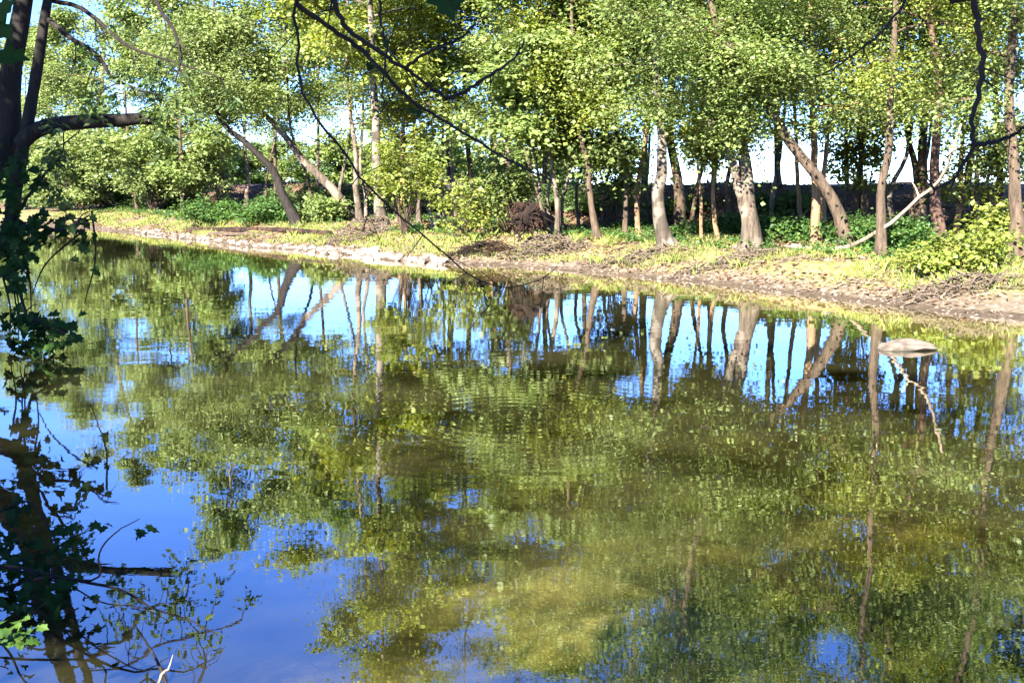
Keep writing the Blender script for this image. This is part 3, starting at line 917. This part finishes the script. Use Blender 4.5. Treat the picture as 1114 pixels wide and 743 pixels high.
protos = []
for k in range(7):
    w = MB(); lump(w, (0, 0, 0), (1, rr.uniform(.65, .95), rr.uniform(.4, .62)), 20 + k, 2, .22)
    me = w.build('stone', M['stone']); protos.append(me)
first = True; used = set(); cnt_s = 0
SL = 'pale stone in the band of stones along the far waterline'
for i in range(230):
    px = rr.uniform(150, 482) if rr.random() < .85 else rr.uniform(640, 1000)
    s = rr.gauss(.25, .5) if 340 < px < 482 else rr.gauss(.35, .22)
    # march along the viewing line to the wanted distance from the water
    xx = None
    Yt = 0
    for Y in np.arange(24, 80, .15):
        X = (px - 557) / F * Y * 1.0
        if shore(X, Y) > s: xx, Yt = X, Y; break
    if xx is None: continue
    sz = rr.uniform(.09, .26) * (1.25 if 340 < px < 482 else .8) * (1 if px < 500 else .5)
    k = rr.randrange(7)
    src = protos[k]
    if k in used: o = src.copy(); COL.objects.link(o)
    else: o = src; used.add(k)
    o.location = (xx, Yt, gz(xx, Yt) + sz * .12)
    o.scale = (sz, sz, sz); o.rotation_euler = (rr.uniform(-.2, .2), rr.uniform(-.2, .2), rr.uniform(0, 6.28))
    tag(o, SL, 'stone', 'pale stones along the far waterline')

# ------------------------------------------------------------------ ground cover (stuff)
rg = np.random.default_rng(77)


def scatter(n, s0, s1, xlo=-34, xhi=18):
    X = rg.uniform(xlo, xhi, n * 6); Y = rg.uniform(18, 92, n * 6)
    s = shore(X, Y)
    k = (s > s0) & (s < s1) & (np.abs(X / Y) < .56)
    X, Y, s = X[k][:n], Y[k][:n], s[k][:n]
    return X, Y, height(X, Y), s


def patches(X, Y, f=.55, th=.0):
    return (wob(X * f + 3, Y * f) + .4 * wob(X * f * 2.3, Y * f * 2.3 + 5)) > th


# grass
X, Y, Z, s = scatter(150000, .8, 9)
k = patches(X, Y, .6, -.1) & (rg.random(len(s)) < .8) & ((s > 1.4) | (rg.random(len(s)) < .3)) & ((s < 6) | (rg.random(len(s)) < .5))
X, Y, Z = X[k], Y[k], Z[k]
n = len(X)
hh = rg.uniform(.07, .22, n); th = rg.uniform(0, 6.28, n); wd = rg.uniform(.012, .028, n)
ln = rg.normal(0, .45, (n, 2)) * hh[:, None]
P = np.stack([X, Y, Z - .01], 1); D = np.stack([np.cos(th) * wd, np.sin(th) * wd, np.zeros(n)], 1)
T = P + np.stack([ln[:, 0], ln[:, 1], hh], 1)
mb = MB(); mb.add(np.stack([P - D, P + D, T], 1).reshape(-1, 3), np.arange(n * 3).reshape(n, 3))
tag(mb.build('grass', M['grass']), 'short sunlit grass on the far bank', 'grass', kind='stuff')

# low green plants
X, Y, Z, s = scatter(2600, 4.2, 15)
k = patches(X, Y, .45, .05); X, Y, Z = X[k], Y[k], Z[k]
mb = MB(); cluster_leaves(mb, np.stack([X, Y, Z + .16], 1), rg.uniform(.15, .35, len(X)), 26, .11, .4, rg, flat=.5)
tag(mb.build('undergrowth', M['leaf_low']), 'low green plants on the ground under the far trees', 'undergrowth', kind='stuff')

# fallen leaves
X, Y, Z, s = scatter(80000, .4, 22)
k = (s > 4.5) | (rg.random(len(s)) < .75) & patches(X, Y, .9, -.35); X, Y, Z = X[k], Y[k], Z[k]
n = len(X)
Nn = rg.normal(0, .35, (n, 3)); Nn[:, 2] += 1
A = rg.normal(0, 1, (n, 3)); A[:, 2] *= .25
mb = MB(); leaf_quads(mb, np.stack([X, Y, Z + rg.uniform(.005, .05, n)], 1), A, Nn, .13, .36, rg)
tag(mb.build('leaf_litter', M['litter']), 'dry brown fallen leaves under the far trees', 'leaf litter', kind='stuff')

# drift sticks and bits of bark along the bank
X, Y, Z, s = scatter(9000, .1, 5)
k = patches(X, Y, .8, .15) | (rg.random(len(s)) < .12); X, Y, Z = X[k], Y[k], Z[k]
n = len(X); ln = rg.uniform(.06, .35, n); th = rg.uniform(0, 6.28, n); r_ = rg.uniform(.006, .02, n)
C0 = np.stack([X, Y, Z + r_], 1); D = np.stack([np.cos(th) * ln, np.sin(th) * ln, rg.normal(0, .12, n) * ln], 1)
Sd = np.stack([-np.sin(th) * r_, np.cos(th) * r_, -r_ * .8], 1); S2 = Sd * np.array([-1, -1, 1]); Up = np.stack([0 * r_, 0 * r_, r_ * 1.3], 1)
bend = np.stack([np.sin(th * 3) * ln * .15, np.cos(th * 5) * ln * .15, np.abs(np.sin(th * 7)) * ln * .12], 1)
V = np.stack([C0 - D + q for q in (Sd, S2, Up)] + [C0 + bend + q for q in (Sd, S2, Up)] + [C0 + D + q * .5 for q in (Sd, S2, Up)], 1)
fa = np.arange(n)[:, None] * 9
fs = np.concatenate([fa + np.array([[a * 3 + b, a * 3 + (b + 1) % 3, a * 3 + 3 + (b + 1) % 3, a * 3 + 3 + b]]) for a in (0, 1) for b in (0, 1, 2)])
mb = MB(); mb.add(V.reshape(-1, 3), fs)
tag(mb.build('drift_sticks', M['drift']), 'small drift sticks and bark littering the far bank', 'drift sticks', kind='stuff')

# tall weeds in tufts
X, Y, Z, s = scatter(500, .9, 6.5)
k = patches(X, Y, .7, .25); X, Y, Z = X[k], Y[k], Z[k]
m_ = len(X); q = 26; n = m_ * q
bx_ = np.repeat(X, q) + rg.normal(0, .14, n); by_ = np.repeat(Y, q) + rg.normal(0, .14, n); bz_ = np.repeat(Z, q)
hh = rg.uniform(.15, .42, n); th = rg.uniform(0, 6.28, n); ln = rg.normal(0, .4, (n, 2)) * hh[:, None]
P = np.stack([bx_, by_, bz_ - .02], 1); D = np.stack([np.cos(th), np.sin(th), 0 * th], 1) * .013
V = np.stack([P - D, P + D, P + D * .8 + np.stack([ln[:, 0] * .4, ln[:, 1] * .4, hh * .65], 1), P + np.stack([ln[:, 0], ln[:, 1], hh], 1)], 1)
mb = MB(); mb.add(V.reshape(-1, 3), np.arange(n * 4).reshape(n, 4))
tag(mb.build('weeds', M['grass']), 'taller tufts of weeds on the far bank', 'weeds', kind='stuff')

# gravel
X, Y, Z, s = scatter(9000, -.25, 2.6)
n = len(X)
tet = np.array([(1, 0, -.3), (-.5, .87, -.3), (-.5, -.87, -.3), (.1, .1, .6)])
sz = rg.uniform(.02, .075, n)
rot = rg.uniform(0, 6.28, n)
c, s_ = np.cos(rot), np.sin(rot)
V = np.stack([np.stack([X + sz * (t[0] * c - t[1] * s_) * (1.3), Y + sz * (t[0] * s_ + t[1] * c), Z + sz * t[2] * .8], 1) for t in tet], 1)
fa = np.arange(n)[:, None] * 4
fs = np.concatenate([fa + np.array([[0, 1, 3]]), fa + np.array([[1, 2, 3]]), fa + np.array([[2, 0, 3]])])
mb = MB(); mb.add(V.reshape(-1, 3), fs)
tag(mb.build('gravel', M['stone']), 'small loose gravel along the far water edge', 'gravel', kind='stuff')

# ------------------------------------------------------------------ sycamore on the near bank at left, about 20 m off
rp = random.Random(90)
YL = 20.0
bx, by = -11.4, 19.6
base = Vector((bx, by, gz(bx, by)))
root = empty('overhanging_sycamore', base, 'dark forked sycamore leaning over the water at the left edge, with a broken stub limb', 'tree')
w = MB()
pA, rA = wood(w, [base - Vector((0, 0, .1)), Vector((-10.2, 19.8, 2.0)), at(3, 165, YL), at(10, 90, YL), at(22, 20, YL), at(38, -90, YL), at(60, -260, YL + .6)], .265, .09, n=24, sides=12, flare=.3, rg=rp)
pB, rB = wood(w, [Vector((-10.4, 19.6, 1.3)), at(2, 268, YL - .2), at(15, 215, YL - .2), at(27, 150, YL - .2), at(38, 90, YL - .2), at(47, 30, YL - .2), at(56, -30, YL - .2), at(80, -200, YL)], .14, .06, n=24, sides=10, rg=rp)
w.build('trunk', M['bark_dark'], root, base, smooth=True)
w = MB()
sp, _ = wood(w, [at(22, 158, YL - .2), at(40, 141, YL - .25), at(75, 134, YL - .3), at(120, 132, YL - .3), at(153, 129, YL - .3)], .145, .10, n=12, sides=9, rg=rp, wobble=.012)
for k in range(5):
    e = at(158 + rp.uniform(0, 14), 124 + k * 3, YL - .3 + rp.uniform(-.06, .06))
    tube(w, [at(151, 126 + k * 1.6, YL - .3), e], [.05, .012], 5, .2, rp)
w.build('broken_limb', M['bark_dark'], root, base, smooth=True)
w = MB(); Ct = []
limbs = [[at(50, 20, YL - .2), at(75, 40, YL - .5), at(105, 60, YL - .8), at(122, 84, YL - 1), at(150, 98, YL - 1), at(188, 106, YL - 1)],
         [at(53, 0, YL), at(90, 10, YL - .4), at(130, 45, YL - .8), at(170, 62, YL - 1), at(240, 85, YL - 1.3)],
         [at(30, -60, YL), at(70, -60, YL - 1), at(140, -30, YL - 2), at(182, 20, YL - 2.2), at(198, 55, YL - 2.2), at(190, 90, YL - 2.2)],
         [at(20, 230, YL - .2), at(40, 200, YL - .6), at(62, 175, YL - .8), at(70, 150, YL - .8)],
         [at(8, 250, YL), at(30, 245, YL - .6), at(70, 250, YL - 1), at(95, 235, YL - 1.2)],
         [at(6, 262, YL), at(24, 330, YL - .6), at(40, 352, YL - .9), at(70, 362, YL - 1.0)]]
LP = []
for i, lm in enumerate(limbs):
    p, r = wood(w, lm, .048 if i < 3 else .035, .012, n=12, sides=6, rg=rp, wobble=.03)
    LP.append(p)
    for j in range(10):
        q = p[rp.randint(3, 12)]
        dn = rp.uniform(.3, 1.1)
        e = q + Vector((rp.uniform(-.4, .5), rp.uniform(-.3, .3), -dn if i < 3 else rp.uniform(-.4, .3)))
        tube(w, catmull([q, q.lerp(e, .5) + Vector((rp.uniform(-.12, .12), 0, .06)), e], 5), [.014, .012, .010, .008, .006, .004], 4, 0, rp, cap=False)
        Ct.append((i, q, e))
w.build('limbs', M['bark_dark'], root, base)
# vines to the water
w = MB()
vines = []
for (x0, y0, x1, y1, dx) in ((8, 285, 20, 372, 6), (14, 270, 26, 374, -4), (3, 300, 10, 374, 5), (20, 262, 34, 345, 5), (100, 230, 92, 330, 8), (92, 250, 35, 320, -12)):
    p = catmull([at(x0, y0, YL - .4), at((x0 + x1) / 2 + dx, (y0 + y1) / 2, YL - .5), at(x1, y1, YL - .6)], 9)
    tube(w, p, [.022 - .0014 * i for i in range(10)], 5, .1, rp); vines.append(p)
w.build('vines', M['bark_dark'], root, base)
lv = MB(); sm_C = []
for (cx, cy, sx, sy, n_) in ((10, 205, 14, 30, 30), (14, 300, 14, 26, 30), (40, 248, 38, 16, 46), (20, 265, 22, 18, 36), (85, 250, 20, 22, 26), (22, 192, 16, 22, 30), (12, 240, 14, 30, 26), (45, 352, 28, 10, 46), (30, 372, 20, 12, 34), (62, 372, 18, 9, 24), (20, 345, 20, 10, 18)):
    for k in range(n_):
        p = at(rp.gauss(cx, sx * .6), rp.gauss(cy, sy * .6), YL - .6 + rp.uniform(-.7, .7))
        if p.z < .03: p.z = rp.uniform(.03, .2)
        big_leaf(lv, p, (rp.uniform(-1, 1), rp.uniform(-.7, .2), rp.uniform(-1.1, .1)), (rp.uniform(-.5, .5), rp.uniform(-1, .1), rp.uniform(.2, 1)), rp.uniform(.13, .25), rp.uniform(.05, .5))
lv.build('big_leaves', M['leaf_big_shade'], root, base)
cr = MB(); g2 = np.random.default_rng(9)
C = []; R_ = []
for (i, q, e) in Ct:
    if i < 4 and rp.random() < .5:
        for t in (.5, .8, 1): C.append(q.lerp(e, t)); R_.append(.16)
cluster_leaves(cr, C, R_, 12, .12, .26, g2, droop=.8)
# the crown above
C = []; R_ = []
for k in range(230):
    d = Vector((rp.gauss(0, 1), rp.gauss(0, 1), rp.gauss(0, .8)))
    c = Vector((-11.6, 18.6, 10.4)) + Vector((d.x * 1.5, d.y * 1.7, d.z * 1.5))
    if c.z < 7.4: continue
    C.append(c); R_.append(rp.uniform(.35, .6))
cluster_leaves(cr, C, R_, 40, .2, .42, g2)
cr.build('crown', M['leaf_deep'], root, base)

# ------------------------------------------------------------------ near-bank trees just out of the picture whose branches hang into it, and added shade trees


def bank_near(name, label, bx, by, stem, r0, center, spread, ncl, seed, branches, leaves=(), nper=40):
    rp = random.Random(seed); g = np.random.default_rng(seed)
    base = Vector((bx, by, gz(bx, by)))
    root = empty(name, base, label, 'tree')
    w = MB()
    p, r = wood(w, [base - Vector((0, 0, .1))] + [Vector(q) for q in stem], r0, .06, n=16, sides=11, flare=.5, rg=rp, wobble=.01)
    for k in range(9):
        q = p[rp.randint(9, 16)]
        e = Vector(center) + Vector((rp.gauss(0, spread[0]), rp.gauss(0, spread[1]), rp.gauss(0, spread[2] * .6)))
        wood(w, [q, q.lerp(e, .5) + Vector((0, 0, .3)), e], .05, .012, n=6, sides=6, rg=rp)
    w.build('trunk', M['bark_dark'], root, base, smooth=True)
    for bi, br in enumerate(branches):
        w = MB()
        for (pts, ra, rb_) in br:
            pp, _ = wood(w, pts, ra, rb_, n=40, sides=7, rough=.22, rg=rp, wobble=max(ra * .75, .004))
            for k in range(int(len(pts) * 2.2)):        # buds and little side twigs
                q = pp[rp.randint(8, 39)]
                e = q + Vector((rp.uniform(-1, 1), rp.uniform(-.4, .4), rp.uniform(-1, .6))) * rp.uniform(.015, .12)
                tube(w, [q, e], [ra * .3, .001], 4, 0, rp, cap=False)
        w.build('branch', M['bark_dark'], root, base, smooth=True)
    if leaves:
        lv = MB()
        for (p_, a, nn, s) in leaves: big_leaf(lv, p_, a, nn, s)
        lv.build('leaves', M['leaf_big_shade'], root, base)
    C = []; R_ = []
    for k in range(ncl):
        C.append(Vector(center) + Vector((rp.gauss(0, spread[0]), rp.gauss(0, spread[1]), rp.gauss(0, spread[2])))); R_.append(rp.uniform(.3, .55))
    if ncl:
        cr = MB(); cluster_leaves(cr, C, R_, nper, .13, .4, g); cr.build('crown', M['leaf_deep'], root, base)
    return root


D1 = 2.7
br_a = [([(-2.2, 1.2, 5.2), (-1.5, 2.3, 4.4), at(310, -90, D1), at(352, -14, D1), at(366, 10, D1), at(385, 38, D1), at(430, 68, D1 + .1), at(462, 90, D1 + .15), at(488, 109, D1 + .2)], .0090, .0028),
        ([at(486, 107, D1 + .2), at(505, 100, D1 + .2), at(532, 82, D1 + .2), at(556, 66, D1 + .25), at(572, 42, D1 + .3)], .006, .002),
        ([at(440, 74, D1 + .1), at(470, 55, D1), at(500, 42, D1), at(520, 20, D1)], .004, .0015)]
br_b = [([(-2.3, 1.1, 5.0), (-1.5, 2.0, 4.4), at(318, -60, D1), at(320, 0, D1), at(323, 45, D1), at(327, 92, D1), at(345, 128, D1), at(372, 164, D1), at(395, 196, D1), at(428, 228, D1 + .1),
          at(455, 252, D1 + .1), at(490, 282, D1 + .15), at(520, 304, D1 + .15), at(550, 313, D1 + .2), at(585, 305, D1 + .2), at(607, 290, D1 + .2)], .0047, .0009),
        ([at(322, 4, D1), at(360, 32, D1 + .1), at(395, 56, D1 + .1), at(420, 82, D1 + .1), at(450, 112, D1 + .15), at(500, 142, D1 + .2), at(556, 176, D1 + .3), at(600, 196, D1 + .3)], .006, .002),
        ([at(395, 196, D1), at(400, 225, D1), at(396, 252, D1)], .003, .001),
        ([at(412, -20, D1), at(414, 20, D1), at(421, 58, D1), at(415, 100, D1), at(428, 140, D1)], .004, .0012),
        ([at(520, 304, D1 + .15), at(530, 330, D1 + .15), at(525, 345, D1 + .1)], .002, .0008)]
lf = [(at(478, -8, D1), (.5, -.4, -.9), (.2, -1, .5), .085), (at(500, -14, D1), (-.2, -.4, -.8), (.1, -1, .4), .06),
      (at(-6, 62, D1 - .3), (1, -.2, -.05), (.1, -.7, .8), .085), (at(-12, 26, D1 - .3), (.9, -.3, -.5), (.1, -.8, .6), .07), (at(-4, 18, D1 - .3), (.8, -.2, .6), (.0, -.9, .5), .06),
      (at(419, 44, D1), (.2, -.2, -1), (.5, -1, .2), .022), (at(404, 76, D1 + .1), (-.4, -.2, .8), (.5, -1, .2), .025), (at(455, 120, D1 + .1), (.1, -.2, -1), (.5, -1, .2), .022),
      (at(448, 118, D1 + .1), (.4, -.2, -1), (.5, -1, .2), .018)]
bank_near('near_tree', 'near tree whose bare dark twigs hang across the top centre of the view', -3.6, -2.2, [(-3.4, -1.8, 3), (-3.0, -1.0, 5), (-3.6, -2.2, 7), (-4.3, -3.4, 8.8)], .16,
          (-3.2, -4.0, 8.2), (1.25, .5, .4), 150, 301, [br_a, br_b], lf)  # unseen crown, placed up-sun to shade the hanging twigs
D2 = 3.4
br_r = [([(2.9, 1.4, 6.0), (2.2, 2.6, 5.0), at(1064, -60, D2), at(1062, 0, D2), at(1065, 40, D2), at(1068, 85, D2), at(1057, 125, D2), at(1059, 155, D2), at(1046, 182, D2), at(1030, 200, D2), at(1008, 215, D2)], .0115, .0030),
        ([at(1058, 158, D2), at(1075, 156, D2), at(1092, 151, D2), at(1112, 140, D2), at(1135, 110, D2)], .007, .003)]
br_s = [([(2.4, 2.3, 5.2), (1.8, 2.9, 4.4), at(1000, -60, D2), at(985, 0, D2), at(968, 25, D2), at(945, 48, D2), at(920, 66, D2), at(898, 80, D2), at(868, 86, D2)], .006, .0015)]
bank_near('near_tree', 'near tree whose thick crooked bare branch hangs down at the upper right', 4.0, .2, [(3.9, .5, 3), (3.5, .8, 5.4), (3.3, .0, 7), (3.3, -.9, 8.8)], .15,
          (3.4, -1.6, 8.6), (.7, .5, .5), 8, 302, [br_r, br_s])
# two unseen leafy trees added to shade the sycamore and the lower-left bush
bank_near('near_tree', 'unseen leafy tree added on the near bank at left to shade the leaning sycamore', -15.0, 13.6, [(-14.8, 13.7, 4), (-14.2, 14, 7), (-13.6, 14.3, 10.5)], .22,
          (-13.4, 12.0, 8.7), (1.1, 2.3, 1.2), 620, 303, [], (), 60)
bank_near('near_tree', 'unseen leafy tree added behind the viewer at left to shade the big-leaved bush', -9.6, -1.6, [(-9.5, -1.6, 3), (-9.2, -1.8, 6), (-9.3, -2, 9)], .2,
          (-9.6, -1.1, 7.6), (1.25, 1.1, 1.1), 300, 304, [], (), 60)

# ------------------------------------------------------------------ bush with big leaves over the water at the lower left
rp = random.Random(120)
bx, by = -5.3, 7.9
base = Vector((bx, by, gz(bx, by)))
root = empty('bank_bush', base, 'dark big-leaved bush drooping over the water at the lower left', 'bush')
w = MB(); ends = []
YB = 8.2
for pts, r in (([at(-10, 560, YB), at(30, 545, YB), at(50, 570, YB - .2), at(62, 590, YB - .3)], .012),
               ([at(-10, 600, YB), at(40, 610, YB - .2), at(70, 590, YB - .3), at(100, 575, YB - .4)], .012),
               ([at(-10, 640, YB - .4), at(50, 628, YB - .6), at(100, 634, YB - .9), at(140, 645, YB - 1.1), at(168, 662, YB - 1.2), at(200, 672, YB - 1.3), at(235, 688, YB - 1.3)], .012),
               ([at(60, 632, YB - .6), at(110, 655, YB - 1.0), at(150, 660, YB - 1.2), at(180, 674, YB - 1.2)], .007),
               ([at(95, 632, YB - .9), at(108, 600, YB - .9), at(125, 580, YB - .9), at(152, 564, YB - .9)], .008),
               ([at(-10, 700, YB - 1.2), at(20, 680, YB - 1.4), at(50, 655, YB - 1.5)], .012)):
    pp, _ = wood(w, [base + Vector((0, 0, .1)), base.lerp(pts[0], .6) + Vector((0, 0, .25))] + pts, r * 1.3, .003, n=22, sides=6, rg=rp, wobble=.006)
    ends.append(pp)
w.build('stems', M['bark_dark'], root, base)
lv = MB()
for (cx, cy, sx, sy, n_, Yd) in ((30, 590, 34, 16, 46, YB), (70, 600, 26, 14, 34, YB - .2), (20, 625, 26, 18, 42, YB - .3), (60, 640, 30, 14, 34, YB - .6), (10, 560, 16, 16, 20, YB), (25, 660, 26, 14, 26, YB - .8),
                                 (84, 571, 5, 3, 3, YB - .3), (108, 572, 8, 3, 4, YB - .3), (156, 576, 6, 4, 4, YB - .9), (5, 600, 12, 30, 20, YB)):
    for k in range(n_):
        p = at(rp.gauss(cx, sx * .7), rp.gauss(cy, sy * .7), Yd + rp.uniform(-.3, .3))
        if p.z < .02: p.z = rp.uniform(.02, .15)
        big_leaf(lv, p, (rp.uniform(-1, 1), rp.uniform(-.6, .4), rp.uniform(-.7, .2)), (rp.uniform(-.6, .6), rp.uniform(-.8, .4), 1), rp.uniform(.045, .115), rp.uniform(-.1, .5))
lv.build('leaves', M['leaf_big_shade'], root, base)
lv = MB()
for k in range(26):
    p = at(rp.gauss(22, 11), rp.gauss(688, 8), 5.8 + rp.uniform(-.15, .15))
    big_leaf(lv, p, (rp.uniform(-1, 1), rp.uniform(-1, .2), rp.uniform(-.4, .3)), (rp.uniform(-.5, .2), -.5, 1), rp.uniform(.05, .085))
t_ = lv.build('sunlit_leaves', M['leaf_big_lit'], root, base); t_['label'] = 'leaves of the bush with sunlight put into their brighter green'
w = MB(); x, y = px_ground(176, 742, 0)
wood(w, [Vector((x - .05, y - .1, -.15)), Vector((x, y, .05)), at(183, 728, y - .02), at(188, 712, y)], .010, .003, n=6, sides=5, rg=rp)
tag(w.build('dead_stick', M['twig_pale'], None, Vector((x, y, 0))), 'short pale stick poking out of the water at the bottom left', 'stick')
w = MB(); x, y = px_ground(182, 742, 0)
wood(w, [Vector((x + .1, y - .2, -.2)), at(178, 735, y), at(160, 700, y + .3), at(147, 680, y + .4)], .014, .004, n=8, sides=5, rg=rp)
tag(w.build('dead_stick', M['bark_dark'], None, Vector((x, y, 0))), 'dark bent stick leaning left beside the short pale stick', 'stick')

# floating leaves
FL = 'single dry leaf floating on the still water'
for i in range(5):
    px, py = rp.uniform(600, 1080), rp.uniform(560, 720)
    x, y = px_ground(px, py, .006)
    w = MB(); big_leaf(w, (0, 0, 0), (1, 0, 0), (0, 0, 1), rp.uniform(.03, .045), .2)
    o = w.build('floating_leaf', M['litter']); o.location = (x, y, .012); o.rotation_euler = (0, 0, rp.uniform(0, 6.28))
    tag(o, FL, 'leaf', 'dry leaves floating on the water')

# ------------------------------------------------------------------ light, sky, camera
S = Vector((-.45, -.85, .62)).normalized()
el = math.asin(S.z)
sun = bpy.data.lights.new('sun', 'SUN'); sun.energy = 4.6; sun.angle = math.radians(.53); sun.color = (1, .955, .88)
so = bpy.data.objects.new('sun', sun); COL.objects.link(so); so.location = (0, 0, 40)
so.rotation_euler = S.to_track_quat('Z', 'Y').to_euler()
wld = bpy.data.worlds.new('World'); sc.world = wld; wld.use_nodes = True
nt = wld.node_tree; nt.nodes.clear()
sky = nt.nodes.new('ShaderNodeTexSky'); sky.sky_type = 'NISHITA'; sky.sun_disc = False
sky.sun_elevation = el; sky.sun_rotation = math.atan2(S.x, S.y)
sky.air_density = 0.7; sky.dust_density = 0; sky.ozone_density = 9.0
bg = nt.nodes.new('ShaderNodeBackground'); bg.inputs['Strength'].default_value = .08
wo = nt.nodes.new('ShaderNodeOutputWorld')
hs = nt.nodes.new('ShaderNodeHueSaturation'); hs.inputs['Saturation'].default_value = 1.06; hs.inputs['Hue'].default_value = .512
nt.links.new(sky.outputs[0], hs.inputs['Color']); nt.links.new(hs.outputs[0], bg.inputs[0]); nt.links.new(bg.outputs[0], wo.inputs[0])

cam = bpy.data.cameras.new('camera'); cam.sensor_width = 36; cam.lens = 36 * F / 1114
cam.clip_start = .05; cam.clip_end = 6000
co = bpy.data.objects.new('camera', cam); COL.objects.link(co)
co.location = (0, 0, H_CAM); co.rotation_euler = (PI / 2 - PITCH, 0, 0)
sc.camera = co
sc.view_settings.view_transform = 'Standard'; sc.view_settings.look = 'None'
sc.view_settings.gamma = 1; sc.view_settings.exposure = 3.0
sc.view_settings.use_curve_mapping = False
cy = sc.cycles
cy.max_bounces = 6; cy.diffuse_bounces = 2; cy.glossy_bounces = 3; cy.transmission_bounces = 3
cy.transparent_max_bounces = 8; cy.volume_bounces = 0
cy.caustics_reflective = False; cy.caustics_refractive = False
cy.use_denoising = True
